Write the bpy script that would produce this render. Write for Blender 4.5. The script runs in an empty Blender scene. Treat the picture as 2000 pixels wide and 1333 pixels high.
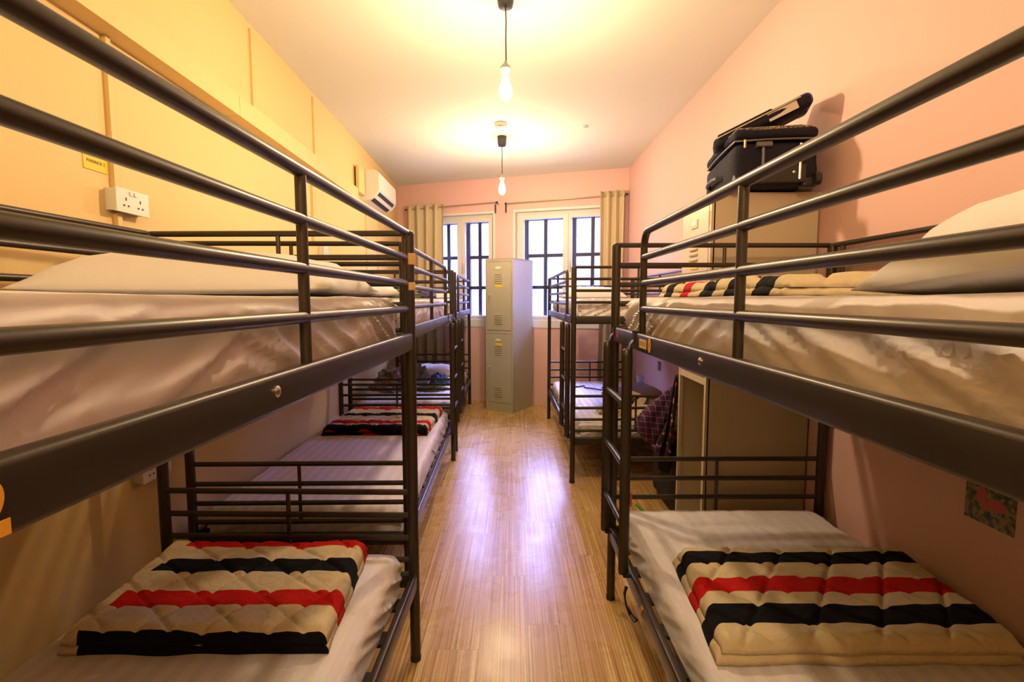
import bpy, math, random
from mathutils import Vector, Matrix, noise
random.seed(7)
sc = bpy.context.scene
COL = sc.collection

# ------------------------------------------------------------------ camera
CAMZ, PITCH, YAW, FPX = 1.3592, -0.0834, -0.0058, 966.93
cam_d = bpy.data.cameras.new('camera')
cam_d.sensor_width = 36.0
cam_d.sensor_fit = 'HORIZONTAL'
cam_d.lens = FPX * 36.0 / 2000.0
cam_d.clip_start = 0.02
cam_d.clip_end = 200
cam = bpy.data.objects.new('camera', cam_d)
COL.objects.link(cam)
F = Vector((math.sin(YAW) * math.cos(PITCH), math.cos(YAW) * math.cos(PITCH), math.sin(PITCH)))
RT = Vector((math.cos(YAW), -math.sin(YAW), 0))
UP = RT.cross(F)
cam.matrix_world = Matrix(((RT.x, UP.x, -F.x, 0), (RT.y, UP.y, -F.y, 0), (RT.z, UP.z, -F.z, CAMZ), (0, 0, 0, 1)))
sc.camera = cam

# ------------------------------------------------------------------ world, exposure
world = bpy.data.worlds.new('overcast_sky')
sc.world = world
world.use_nodes = True
bg = world.node_tree.nodes['Background']
bg.inputs['Color'].default_value = (0.42, 0.43, 1.0, 1)
bg.inputs['Strength'].default_value = 36.0
LAMP = 420.0
LAMP_COL = (1.0, 0.735, 0.43)
vs = sc.view_settings
vs.view_transform = 'Standard'
vs.look = 'None'
vs.exposure = 1.20
vs.gamma = 1.0
vs.use_curve_mapping = False
sc.cycles.max_bounces = 10
sc.cycles.diffuse_bounces = 2
sc.cycles.sample_clamp_indirect = 6.0
sc.cycles.caustics_reflective = False
sc.cycles.caustics_refractive = False
sc.cycles.use_denoising = True

# ------------------------------------------------------------------ materials
MATS = {}


def mat(name, col, rough=0.6, metal=0.0, bump=None, var=None, sheen=0.0, spec=0.5, coat=0.0):
    """bump = (scale, strength, detail); var = (scale, amount) soft colour variation"""
    if name in MATS:
        return MATS[name]
    m = bpy.data.materials.new(name)
    m.use_nodes = True
    nt = m.node_tree
    b = nt.nodes['Principled BSDF']
    b.inputs['Base Color'].default_value = (*col, 1)
    b.inputs['Roughness'].default_value = rough
    b.inputs['Metallic'].default_value = metal
    b.inputs['Specular IOR Level'].default_value = spec
    b.inputs['Sheen Weight'].default_value = sheen
    b.inputs['Coat Weight'].default_value = coat
    tc = nt.nodes.new('ShaderNodeTexCoord')
    if bump:
        n = nt.nodes.new('ShaderNodeTexNoise')
        n.inputs['Scale'].default_value = bump[0]
        n.inputs['Detail'].default_value = bump[2] if len(bump) > 2 else 3
        nt.links.new(tc.outputs['Object'], n.inputs['Vector'])
        bp = nt.nodes.new('ShaderNodeBump')
        bp.inputs['Strength'].default_value = bump[1]
        bp.inputs['Distance'].default_value = 0.01
        nt.links.new(n.outputs['Fac'], bp.inputs['Height'])
        nt.links.new(bp.outputs['Normal'], b.inputs['Normal'])
    if var:
        n2 = nt.nodes.new('ShaderNodeTexNoise')
        n2.inputs['Scale'].default_value = var[0]
        n2.inputs['Detail'].default_value = 4
        nt.links.new(tc.outputs['Object'], n2.inputs['Vector'])
        mx = nt.nodes.new('ShaderNodeMix')
        mx.data_type = 'RGBA'
        k = var[1]
        mx.inputs[6].default_value = (*[c * (1 - k) for c in col], 1)
        mx.inputs[7].default_value = (*[min(1, c * (1 + k)) for c in col], 1)
        nt.links.new(n2.outputs['Fac'], mx.inputs[0])
        nt.links.new(mx.outputs[2], b.inputs['Base Color'])
    MATS[name] = m
    return m


def nodes_of(name):
    m = bpy.data.materials.new(name)
    m.use_nodes = True
    MATS[name] = m
    return m, m.node_tree, m.node_tree.nodes['Principled BSDF']


def nnew(nt, t, **kw):
    n = nt.nodes.new(t)
    for k, v in kw.items():
        setattr(n, k, v)
    return n


def ramp(nt, stops, interp='LINEAR'):
    r = nt.nodes.new('ShaderNodeValToRGB')
    r.color_ramp.interpolation = interp
    els = r.color_ramp.elements
    while len(els) > 1:
        els.remove(els[-1])
    els[0].position = stops[0][0]
    els[0].color = (*stops[0][1], 1)
    for p, c in stops[1:]:
        e = els.new(p)
        e.color = (*c, 1)
    return r


def make_metal():
    m, nt, b = nodes_of('bunk_metal')
    b.inputs['Base Color'].default_value = (0.038, 0.029, 0.021, 1)
    b.inputs['Metallic'].default_value = 0.35
    b.inputs['Roughness'].default_value = 0.33
    b.inputs['Specular IOR Level'].default_value = 0.6
    tc = nnew(nt, 'ShaderNodeTexCoord')
    n = nnew(nt, 'ShaderNodeTexNoise')
    n.inputs['Scale'].default_value = 9
    n.inputs['Detail'].default_value = 6
    nt.links.new(tc.outputs['Object'], n.inputs['Vector'])
    mr = nnew(nt, 'ShaderNodeMapRange')
    mr.inputs['To Min'].default_value = 0.26
    mr.inputs['To Max'].default_value = 0.42
    nt.links.new(n.outputs['Fac'], mr.inputs['Value'])
    nt.links.new(mr.outputs[0], b.inputs['Roughness'])
    return m


def make_sheet():
    """white satin-stripe cotton: alternating matt and glossy stripes along the bed"""
    m, nt, b = nodes_of('sheet_cotton')
    tc = nnew(nt, 'ShaderNodeTexCoord')
    sep = nnew(nt, 'ShaderNodeSeparateXYZ')
    nt.links.new(tc.outputs['Object'], sep.inputs[0])
    mul = nnew(nt, 'ShaderNodeMath', operation='MULTIPLY')
    mul.inputs[1].default_value = 2 * math.pi / 0.055
    nt.links.new(sep.outputs['X'], mul.inputs[0])
    sn = nnew(nt, 'ShaderNodeMath', operation='SINE')
    nt.links.new(mul.outputs[0], sn.inputs[0])
    r = ramp(nt, [(0.0, (0.88, 0.81, 0.85)), (0.46, (0.88, 0.81, 0.85)), (0.54, (0.81, 0.74, 0.785)), (1.0, (0.81, 0.74, 0.785))])
    mr = nnew(nt, 'ShaderNodeMapRange')
    mr.inputs['From Min'].default_value = -1
    nt.links.new(sn.outputs[0], mr.inputs['Value'])
    nt.links.new(mr.outputs[0], r.inputs[0])
    nt.links.new(r.outputs[0], b.inputs['Base Color'])
    mr2 = nnew(nt, 'ShaderNodeMapRange')
    mr2.inputs['From Min'].default_value = -1
    mr2.inputs['To Min'].default_value = 0.36
    mr2.inputs['To Max'].default_value = 0.75
    nt.links.new(sn.outputs[0], mr2.inputs['Value'])
    nt.links.new(mr2.outputs[0], b.inputs['Roughness'])
    b.inputs['Sheen Weight'].default_value = 0.15
    n = nnew(nt, 'ShaderNodeTexNoise')
    n.inputs['Scale'].default_value = 5
    n.inputs['Detail'].default_value = 5
    n.inputs['Distortion'].default_value = 0.6
    nt.links.new(tc.outputs['Object'], n.inputs['Vector'])
    bp = nnew(nt, 'ShaderNodeBump')
    bp.inputs['Strength'].default_value = 0.45
    bp.inputs['Distance'].default_value = 0.03
    nt.links.new(n.outputs['Fac'], bp.inputs['Height'])
    nt.links.new(bp.outputs['Normal'], b.inputs['Normal'])
    return m


def make_floor():
    m, nt, b = nodes_of('striped_vinyl')
    tc = nnew(nt, 'ShaderNodeTexCoord')
    geo = nnew(nt, 'ShaderNodeNewGeometry')
    oi = nnew(nt, 'ShaderNodeObjectInfo')
    mp = nnew(nt, 'ShaderNodeMapping')
    mp.inputs['Scale'].default_value = (140, 0.9, 1)
    add = nnew(nt, 'ShaderNodeVectorMath', operation='ADD')
    nt.links.new(geo.outputs['Position'], add.inputs[0])
    cmb = nnew(nt, 'ShaderNodeCombineXYZ')
    ml = nnew(nt, 'ShaderNodeMath', operation='MULTIPLY')
    ml.inputs[1].default_value = 13.0
    nt.links.new(oi.outputs['Random'], ml.inputs[0])
    nt.links.new(ml.outputs[0], cmb.inputs['Y'])
    nt.links.new(cmb.outputs[0], add.inputs[1])
    nt.links.new(add.outputs[0], mp.inputs['Vector'])
    n = nnew(nt, 'ShaderNodeTexNoise')
    n.inputs['Scale'].default_value = 1.0
    n.inputs['Detail'].default_value = 3
    n.inputs['Roughness'].default_value = 0.6
    nt.links.new(mp.outputs[0], n.inputs['Vector'])
    r = ramp(nt, [(0.32, (0.33, 0.155, 0.035)), (0.45, (0.53, 0.30, 0.09)), (0.54, (0.63, 0.40, 0.14)), (0.64, (0.82, 0.60, 0.28))])
    nt.links.new(n.outputs['Fac'], r.inputs[0])
    # shade per plank
    hsv = nnew(nt, 'ShaderNodeHueSaturation')
    mr = nnew(nt, 'ShaderNodeMapRange')
    mr.inputs['To Min'].default_value = 0.92
    mr.inputs['To Max'].default_value = 1.06
    nt.links.new(oi.outputs['Random'], mr.inputs['Value'])
    nt.links.new(mr.outputs[0], hsv.inputs['Value'])
    nt.links.new(r.outputs[0], hsv.inputs['Color'])
    nt.links.new(hsv.outputs[0], b.inputs['Base Color'])
    # worn gloss in patches
    n2 = nnew(nt, 'ShaderNodeTexNoise')
    n2.inputs['Scale'].default_value = 4.5
    n2.inputs['Detail'].default_value = 6
    n2.inputs['Roughness'].default_value = 0.65
    nt.links.new(geo.outputs['Position'], n2.inputs['Vector'])
    mr2 = nnew(nt, 'ShaderNodeMapRange')
    mr2.inputs['From Min'].default_value = 0.35
    mr2.inputs['From Max'].default_value = 0.65
    mr2.inputs['To Min'].default_value = 0.25
    mr2.inputs['To Max'].default_value = 0.31
    nt.links.new(n2.outputs['Fac'], mr2.inputs['Value'])
    nt.links.new(mr2.outputs[0], b.inputs['Roughness'])
    bp = nnew(nt, 'ShaderNodeBump')
    bp.inputs['Strength'].default_value = 0.12
    bp.inputs['Distance'].default_value = 0.002
    nt.links.new(n.outputs['Fac'], bp.inputs['Height'])
    nt.links.new(bp.outputs['Normal'], b.inputs['Normal'])
    return m


CREAM, BLACK, RED = (0.72, 0.59, 0.37), (0.004, 0.004, 0.006), (0.56, 0.010, 0.008)


def quilt_mat(name, y0, y1, bands, border=None):
    """bands: list of (end_y, colour) along the quilt's own Y, starting at y0"""
    m, nt, b = nodes_of(name)
    tc = nnew(nt, 'ShaderNodeTexCoord')
    n = nnew(nt, 'ShaderNodeTexNoise')
    n.inputs['Scale'].default_value = 7
    n.inputs['Detail'].default_value = 2
    nt.links.new(tc.outputs['Object'], n.inputs['Vector'])
    sub = nnew(nt, 'ShaderNodeMath', operation='MULTIPLY_ADD')
    sub.inputs[1].default_value = 0.012
    sub.inputs[2].default_value = -0.006
    nt.links.new(n.outputs['Fac'], sub.inputs[0])
    sep = nnew(nt, 'ShaderNodeSeparateXYZ')
    nt.links.new(tc.outputs['Object'], sep.inputs[0])
    add = nnew(nt, 'ShaderNodeMath', operation='ADD')
    nt.links.new(sep.outputs['Y'], add.inputs[0])
    nt.links.new(sub.outputs[0], add.inputs[1])
    mr = nnew(nt, 'ShaderNodeMapRange')
    mr.inputs['From Min'].default_value = y0
    mr.inputs['From Max'].default_value = y1
    nt.links.new(add.outputs[0], mr.inputs['Value'])
    stops = []
    pos = 0.0
    for e, c in bands:
        stops.append((pos, c))
        pos = (e - y0) / (y1 - y0)
    r = ramp(nt, stops, 'CONSTANT')
    nt.links.new(mr.outputs[0], r.inputs[0])
    colr = r.outputs[0]
    if border is not None:                              # plain cream hem along one side
        lt = nnew(nt, 'ShaderNodeMath', operation='LESS_THAN')
        lt.inputs[1].default_value = border
        ax = nnew(nt, 'ShaderNodeMath', operation='ADD')
        nt.links.new(sep.outputs['X'], ax.inputs[0])
        nt.links.new(sub.outputs[0], ax.inputs[1])
        nt.links.new(ax.outputs[0], lt.inputs[0])
        mx = nnew(nt, 'ShaderNodeMix', data_type='RGBA')
        mx.inputs[7].default_value = (*CREAM, 1)
        nt.links.new(colr, mx.inputs[6])
        nt.links.new(lt.outputs[0], mx.inputs[0])
        colr = mx.outputs[2]
    nt.links.new(colr, b.inputs['Base Color'])
    b.inputs['Roughness'].default_value = 0.9
    b.inputs['Specular IOR Level'].default_value = 0.2
    n3 = nnew(nt, 'ShaderNodeTexNoise')
    n3.inputs['Scale'].default_value = 26
    n3.inputs['Detail'].default_value = 5
    n3.inputs['Distortion'].default_value = 1.2
    nt.links.new(tc.outputs['Object'], n3.inputs['Vector'])
    bp = nnew(nt, 'ShaderNodeBump')
    bp.inputs['Strength'].default_value = 0.5
    bp.inputs['Distance'].default_value = 0.012
    nt.links.new(n3.outputs['Fac'], bp.inputs['Height'])
    nt.links.new(bp.outputs['Normal'], b.inputs['Normal'])
    return m


def make_glass():
    m = bpy.data.materials.new('window_glass')
    m.use_nodes = True
    nt = m.node_tree
    nt.nodes.remove(nt.nodes['Principled BSDF'])
    out = nt.nodes['Material Output']
    tr = nnew(nt, 'ShaderNodeBsdfTransparent')
    tr.inputs[0].default_value = (0.93, 0.95, 0.98, 1)
    gl = nnew(nt, 'ShaderNodeBsdfGlossy')
    gl.inputs['Roughness'].default_value = 0.03
    fr = nnew(nt, 'ShaderNodeFresnel')
    fr.inputs['IOR'].default_value = 1.25
    mx = nnew(nt, 'ShaderNodeMixShader')
    nt.links.new(fr.outputs[0], mx.inputs[0])
    nt.links.new(tr.outputs[0], mx.inputs[1])
    nt.links.new(gl.outputs[0], mx.inputs[2])
    nt.links.new(mx.outputs[0], out.inputs[0])
    MATS['window_glass'] = m
    return m


def make_patch(name, stops, scale, rough=0.85, kind='VORONOI'):
    """printed cloth / picture: colour patches"""
    m, nt, b = nodes_of(name)
    tc = nnew(nt, 'ShaderNodeTexCoord')
    if kind == 'VORONOI':
        v = nnew(nt, 'ShaderNodeTexVoronoi')
        v.inputs['Scale'].default_value = scale
        nt.links.new(tc.outputs['Object'], v.inputs['Vector'])
        sp = nnew(nt, 'ShaderNodeSeparateColor')
        nt.links.new(v.outputs['Color'], sp.inputs[0])
        src = sp.outputs[0]
    else:
        v = nnew(nt, 'ShaderNodeTexNoise')
        v.inputs['Scale'].default_value = scale
        v.inputs['Detail'].default_value = 4
        nt.links.new(tc.outputs['Object'], v.inputs['Vector'])
        src = v.outputs['Fac']
    r = ramp(nt, stops, 'CONSTANT' if kind == 'VORONOI' else 'LINEAR')
    nt.links.new(src, r.inputs[0])
    nt.links.new(r.outputs[0], b.inputs['Base Color'])
    b.inputs['Roughness'].default_value = rough
    return m


def make_plaid():
    m, nt, b = nodes_of('purple_plaid')
    tc = nnew(nt, 'ShaderNodeTexCoord')
    w = []
    for ax in ((1, 0, 0.15), (0.1, 0.2, 1)):
        d = nnew(nt, 'ShaderNodeVectorMath', operation='DOT_PRODUCT')
        d.inputs[1].default_value = ax
        nt.links.new(tc.outputs['Object'], d.inputs[0])
        k = nnew(nt, 'ShaderNodeMath', operation='MULTIPLY')
        k.inputs[1].default_value = 1 / 0.034
        nt.links.new(d.outputs['Value'], k.inputs[0])
        fr = nnew(nt, 'ShaderNodeMath', operation='FRACT')
        nt.links.new(k.outputs[0], fr.inputs[0])
        lt = nnew(nt, 'ShaderNodeMath', operation='LESS_THAN')
        lt.inputs[1].default_value = 0.1
        nt.links.new(fr.outputs[0], lt.inputs[0])
        w.append(lt)
    mxm = nnew(nt, 'ShaderNodeMath', operation='MAXIMUM')
    nt.links.new(w[0].outputs[0], mxm.inputs[0])
    nt.links.new(w[1].outputs[0], mxm.inputs[1])
    mx = nnew(nt, 'ShaderNodeMix', data_type='RGBA')
    mx.inputs[6].default_value = (0.055, 0.014, 0.075, 1)
    mx.inputs[7].default_value = (0.30, 0.16, 0.25, 1)
    nt.links.new(mxm.outputs[0], mx.inputs[0])
    nt.links.new(mx.outputs[2], b.inputs['Base Color'])
    b.inputs['Roughness'].default_value = 0.9
    return m


METAL = make_metal()
SHEET = make_sheet()
VINYL = make_floor()
GLASS = make_glass()
YELLOW = mat('yellow_paint', (0.87, 0.62, 0.27), 0.62, bump=(60, 0.06), var=(1.2, 0.03))
PINK = mat('pink_paint', (0.85, 0.53, 0.475), 0.6, bump=(60, 0.06), var=(1.2, 0.03))
CEIL = mat('ceiling_paint', (0.84, 0.835, 0.75), 0.75, bump=(40, 0.05), var=(0.9, 0.02))
WHITE = mat('white_gloss', (0.82, 0.81, 0.78), 0.4)
WFRAME = mat('window_white', (0.80, 0.77, 0.72), 0.42, bump=(30, 0.05))
PLASTIC = mat('white_plastic', (0.84, 0.80, 0.72), 0.35)
DARKSTEEL = mat('grille_steel', (0.035, 0.035, 0.05), 0.5, 0.3)
BLACKP = mat('black_plastic', (0.012, 0.012, 0.013), 0.45)
LOCKER = mat('locker_enamel', (0.45, 0.42, 0.32), 0.38, 0.0, bump=(90, 0.03), var=(2, 0.05))
LOCKDARK = mat('locker_inside', (0.16, 0.145, 0.115), 0.55)
CHROME = mat('chrome', (0.75, 0.72, 0.66), 0.2, 1.0)
BRASS = mat('aged_brass', (0.55, 0.38, 0.16), 0.32, 1.0)
CURTAIN = mat('curtain_cloth', (0.66, 0.54, 0.33), 0.85, bump=(160, 0.08), sheen=0.2)
NAVY = mat('navy_fabric', (0.012, 0.011, 0.024), 0.75, bump=(300, 0.2), spec=0.25)
BLACKC = mat('black_cloth', (0.008, 0.008, 0.009), 0.85, bump=(40, 0.4))
YSTICK = mat('yellow_sticker', (0.90, 0.64, 0.0), 0.5)
INK = mat('dark_ink', (0.10, 0.05, 0.02), 0.6)
REDT = mat('red_tape', (0.62, 0.03, 0.03), 0.45)
TAN = mat('tan_tape', (0.78, 0.50, 0.18), 0.55)
PILLOW = mat('pillow_cotton', (0.80, 0.76, 0.74), 0.7, bump=(10, 0.6, 5), sheen=0.15)
EDGE = mat('plank_edge', (0.12, 0.06, 0.02), 0.7)


# ------------------------------------------------------------------ mesh helpers
class MB:
    def __init__(self):
        self.v, self.f = [], []

    def quad(self, a, b, c, d):
        i = len(self.v)
        self.v += [a, b, c, d]
        self.f.append((i, i + 1, i + 2, i + 3))
        return self

    def box(self, c, s, M=None):
        i = len(self.v)
        for dz in (-.5, .5):
            for dx, dy in ((-.5, -.5), (.5, -.5), (.5, .5), (-.5, .5)):
                p = Vector((dx * s[0], dy * s[1], dz * s[2]))
                if M is not None:
                    p = M @ p
                self.v.append(tuple(Vector(c) + p))
        for q in ((3, 2, 1, 0), (4, 5, 6, 7), (0, 1, 5, 4), (1, 2, 6, 5), (2, 3, 7, 6), (3, 0, 4, 7)):
            self.f.append(tuple(i + k for k in q))
        return self

    def rbox(self, c, s, r, seg=3, axis=1):
        """box with rounded long edges: rounded-rectangle section swept along axis"""
        ax = [0, 1, 2]
        ax.remove(axis)
        hx, hy = s[ax[0]] / 2, s[ax[1]] / 2
        r = min(r, hx * .999, hy * .999)
        sec = []
        for k, (cx, cy) in enumerate(((hx - r, hy - r), (-hx + r, hy - r), (-hx + r, -hy + r), (hx - r, -hy + r))):
            for j in range(seg + 1):
                a = math.pi / 2 * (k + j / seg)
                sec.append((cx + r * math.cos(a), cy + r * math.sin(a)))
        i = len(self.v)
        n = len(sec)
        for e in (-.5, .5):
            for a, b in sec:
                p = [0, 0, 0]
                p[ax[0]], p[ax[1]], p[axis] = a, b, e * s[axis]
                self.v.append((c[0] + p[0], c[1] + p[1], c[2] + p[2]))
        for k in range(n):
            self.f.append((i + k, i + (k + 1) % n, i + n + (k + 1) % n, i + n + k))
        self.f.append(tuple(i + k for k in reversed(range(n))))
        self.f.append(tuple(i + n + k for k in range(n)))
        return self

    def path(self, pts, r, seg=12, r2=None, ref=None, caps=True, round_ends=False):
        """tube along points; r2 = second radius for an oval tube measured along ref"""
        pts = [Vector(p) for p in pts]
        rad = [1.0] * len(pts)
        if round_ends:
            d0 = (pts[1] - pts[0]).normalized()
            d1 = (pts[-1] - pts[-2]).normalized()
            e0 = [(pts[0] + d0 * r * (1 - math.cos(a)), math.sin(a)) for a in (0.3, 0.8, 1.2)]
            e1 = [(pts[-1] - d1 * r * (1 - math.cos(a)), math.sin(a)) for a in (1.2, 0.8, 0.3)]
            pts = [p for p, _ in e0] + pts[1:-1] + [p for p, _ in e1]
            rad = [q for _, q in e0] + [1.0] * (len(rad) - 2) + [q for _, q in e1]
        i0 = len(self.v)
        prev = None
        for k, p in enumerate(pts):
            d = (pts[min(k + 1, len(pts) - 1)] - pts[max(k - 1, 0)]).normalized()
            if ref is not None:
                u = Vector(ref)
                u = (u - d * u.dot(d)).normalized()
            elif prev is None:
                u = d.orthogonal().normalized()
            else:
                u = (prev - d * prev.dot(d)).normalized()
            prev = u
            w = d.cross(u)
            for j in range(seg):
                a = 2 * math.pi * j / seg
                self.v.append(tuple(p + (u * math.cos(a) * (r2 or r) + w * math.sin(a) * r) * rad[k]))
        n = len(pts)
        for k in range(n - 1):
            for j in range(seg):
                a = i0 + k * seg + j
                b = i0 + k * seg + (j + 1) % seg
                self.f.append((a, b, b + seg, a + seg))
        if caps:
            self.f.append(tuple(i0 + j for j in reversed(range(seg))))
            self.f.append(tuple(i0 + (n - 1) * seg + j for j in range(seg)))
        return self

    def lathe(self, prof, seg=24, c=(0, 0, 0), M=None):
        i0 = len(self.v)
        for r, z in prof:
            for j in range(seg):
                a = 2 * math.pi * j / seg
                p = Vector((r * math.cos(a), r * math.sin(a), z))
                if M is not None:
                    p = M @ p
                self.v.append(tuple(Vector(c) + p))
        for k in range(len(prof) - 1):
            for j in range(seg):
                a = i0 + k * seg + j
                b = i0 + k * seg + (j + 1) % seg
                self.f.append((a, b, b + seg, a + seg))
        self.f.append(tuple(i0 + j for j in reversed(range(seg))))
        self.f.append(tuple(i0 + (len(prof) - 1) * seg + j for j in range(seg)))
        return self

    def grid(self, nu, nv, fn):
        i0 = len(self.v)
        for a in range(nu + 1):
            for b in range(nv + 1):
                self.v.append(tuple(fn(a / nu, b / nv)))
        for a in range(nu):
            for b in range(nv):
                k = i0 + a * (nv + 1) + b
                self.f.append((k, k + nv + 1, k + nv + 2, k + 1))
        return self

    def mesh(self, name, m, smooth=True, angle=38):
        me = bpy.data.meshes.new(name)
        me.from_pydata(self.v, [], self.f)
        me.materials.append(m)
        me.update()
        import bmesh
        bm = bmesh.new()
        bm.from_mesh(me)
        bmesh.ops.recalc_face_normals(bm, faces=bm.faces)
        if smooth:
            for f in bm.faces:
                f.smooth = True
            lim = math.radians(angle)
            for e in bm.edges:
                if len(e.link_faces) == 2:
                    e.smooth = e.calc_face_angle(0) < lim
        bm.to_mesh(me)
        bm.free()
        return me

    def build(self, name, m, parent=None, smooth=True, angle=38):
        return link(name, self.mesh(name, m, smooth, angle), parent)


def link(name, data, parent=None):
    o = bpy.data.objects.new(name, data)
    COL.objects.link(o)
    if parent is not None:
        o.parent = parent
    return o


def thing(name, label, cat, loc=(0, 0, 0), rz=0.0, group=None):
    o = link(name, None)
    o.empty_display_size = 0.1
    o.location = loc
    o.rotation_euler = (0, 0, rz)
    return tag(o, label, cat, group)


def tag(o, label, cat, group=None):
    o['label'] = label
    o['category'] = cat
    if group:
        o['group'] = group
    return o


def struct(o, label=None):
    o['kind'] = 'structure'
    if label:
        o['label'] = label
    return o


def copy_tree(o, parent=None):
    c = o.copy()
    COL.objects.link(c)
    c.parent = parent
    for ch in list(o.children):
        copy_tree(ch, c)
    return c


def text_mesh(s, size, m, name, parent, loc, rot, bold=0.0):
    cu = bpy.data.curves.new(name, 'FONT')
    cu.body = s
    cu.size = size
    cu.align_x = 'CENTER'
    cu.align_y = 'CENTER'
    cu.extrude = 0.0003
    cu.offset = bold
    tmp = bpy.data.objects.new(name, cu)
    COL.objects.link(tmp)
    dg = bpy.context.evaluated_depsgraph_get()
    me = bpy.data.meshes.new_from_object(tmp.evaluated_get(dg))
    bpy.data.objects.remove(tmp)
    me.materials.clear()
    me.materials.append(m)
    o = link(name, me, parent)
    o.location = loc
    o.rotation_euler = rot
    return o


def fbm(p, oct=3):
    return noise.fractal(Vector(p), 1.0, 2.0, oct)


# ------------------------------------------------------------------ room shell
H = 2.92
YF = -1.30                                             # wall behind the camera


def xl(y): return -1.42 - 0.029 * y                    # left wall runs slightly askew


def xr(y): return 1.42 - 0.0105 * y


P0 = Vector((1.357, 6.02, 0))                          # back right corner
TW = Vector((1, -0.312, 0)).normalized()               # along the back wall, to the right
NW = Vector((-0.312, -1, 0)).normalized()              # into the room


def bw(s, z, off=0.0):
    p = P0 + TW * s + NW * off
    return Vector((p.x, p.y, z))


def yb(x): return 6.02 + 0.312 * (1.357 - x)


room = [(xl(YF), YF), (xr(YF), YF), (1.357, 6.02), (-1.622, 6.95)]


def clip_poly(poly, clip):
    out = poly
    for i in range(len(clip)):
        a, b = clip[i], clip[(i + 1) % len(clip)]
        inp, out = out, []
        def side(p): return (b[0] - a[0]) * (p[1] - a[1]) - (b[1] - a[1]) * (p[0] - a[0])
        for j in range(len(inp)):
            p, q = inp[j], inp[(j + 1) % len(inp)]
            sp, sq = side(p), side(q)
            if sp >= 0:
                out.append(p)
            if sp * sq < 0:
                t = sp / (sp - sq)
                out.append((p[0] + t * (q[0] - p[0]), p[1] + t * (q[1] - p[1])))
        if not out:
            return []
    return out


m = MB()
ex = [(xl(YF) - .15, YF - .15), (xr(YF) + .15, YF - .15), (1.36 + .15, 6.0), (1.51, 6.25), (-1.78, 7.25)]
m.v = [(x, y, z) for z in (-.12, -.004) for x, y in ex]
n = len(ex)
m.f = [tuple(reversed(range(n))), tuple(range(n, 2 * n))] + [(i, (i + 1) % n, n + (i + 1) % n, n + i) for i in range(n)]
floor = struct(m.build('floor', EDGE, smooth=False), 'orange brown wood-look vinyl floor with fine lengthwise stripes')
PW, PL = 0.195, 0.96
k = 0
ix = 0
x = -1.70
while x < 1.5:
    y = YF - (0.0, 0.41, 0.72, 0.2, 0.57)[ix % 5]
    while y < 7.0:
        poly = clip_poly([(x + .0003, y + .0003), (x + PW - .0003, y + .0003), (x + PW - .0003, y + PL - .0003), (x + .0003, y + PL - .0003)], room)
        if len(poly) >= 3:
            m = MB()
            n = len(poly)
            m.v = [(a, b, z) for z in (-.004, 0.0) for a, b in poly]
            m.f = [tuple(reversed(range(n))), tuple(range(n, 2 * n))] + [(i, (i + 1) % n, n + (i + 1) % n, n + i) for i in range(n)]
            m.build('plank', VINYL, floor, smooth=False)
        y += PL
    x += PW
    ix += 1


def prism(pts, z0, z1):
    m = MB()
    n = len(pts)
    m.v = [(a, b, z) for z in (z0, z1) for a, b in pts]
    m.f = [tuple(reversed(range(n))), tuple(range(n, 2 * n))] + [(i, (i + 1) % n, n + (i + 1) % n, n + i) for i in range(n)]
    return m


struct(prism(ex, H, H + .12).build('ceiling', CEIL, smooth=False))
struct(prism([(xl(YF), YF), (xl(YF) - .15, YF), (xl(7.2) - .15, 7.2), (xl(7.2), 7.2)], 0, H).build('wall_left', YELLOW, smooth=False))
struct(prism([(xr(YF), YF), (xr(YF) + .15, YF), (xr(6.3) + .15, 6.3), (xr(6.02), 6.02)], 0, H).build('wall_right', PINK, smooth=False))
struct(prism([(xl(YF) - .15, YF - .15), (xr(YF) + .15, YF - .15), (xr(YF) + .15, YF), (xl(YF) - .15, YF)], 0, H).build('wall_front', YELLOW, smooth=False))

# back wall with two openings; wall coordinates s (0 right corner .. -3.12 left), z
S_OPEN = [(-2.74, -1.69), (-1.447, -0.10)]
Z0W, Z1W = 1.00, 2.505
DEPTH = 0.20


def wall_block(mb, s0, s1, z0, z1, o0, o1):
    """box in back-wall coordinates, off o0 (toward the room) to o1 (outwards)"""
    i = len(mb.v)
    for z in (z0, z1):
        for s, o in ((s0, o0), (s1, o0), (s1, o1), (s0, o1)):
            mb.v.append(tuple(bw(s, z, o)))
    for q in ((3, 2, 1, 0), (4, 5, 6, 7), (0, 1, 5, 4), (1, 2, 6, 5), (2, 3, 7, 6), (3, 0, 4, 7)):
        mb.f.append(tuple(i + k for k in q))
    return mb


m = MB()
cuts = [-3.25, S_OPEN[0][0], S_OPEN[0][1], S_OPEN[1][0], S_OPEN[1][1], 0.12]
for i in range(5):
    if i in (1, 3):
        wall_block(m, cuts[i], cuts[i + 1], 0, Z0W, 0, -DEPTH)
        wall_block(m, cuts[i], cuts[i + 1], Z1W, H, 0, -DEPTH)
    else:
        wall_block(m, cuts[i], cuts[i + 1], 0, H, 0, -DEPTH)
struct(m.build('wall_back', PINK, smooth=False))

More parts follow.
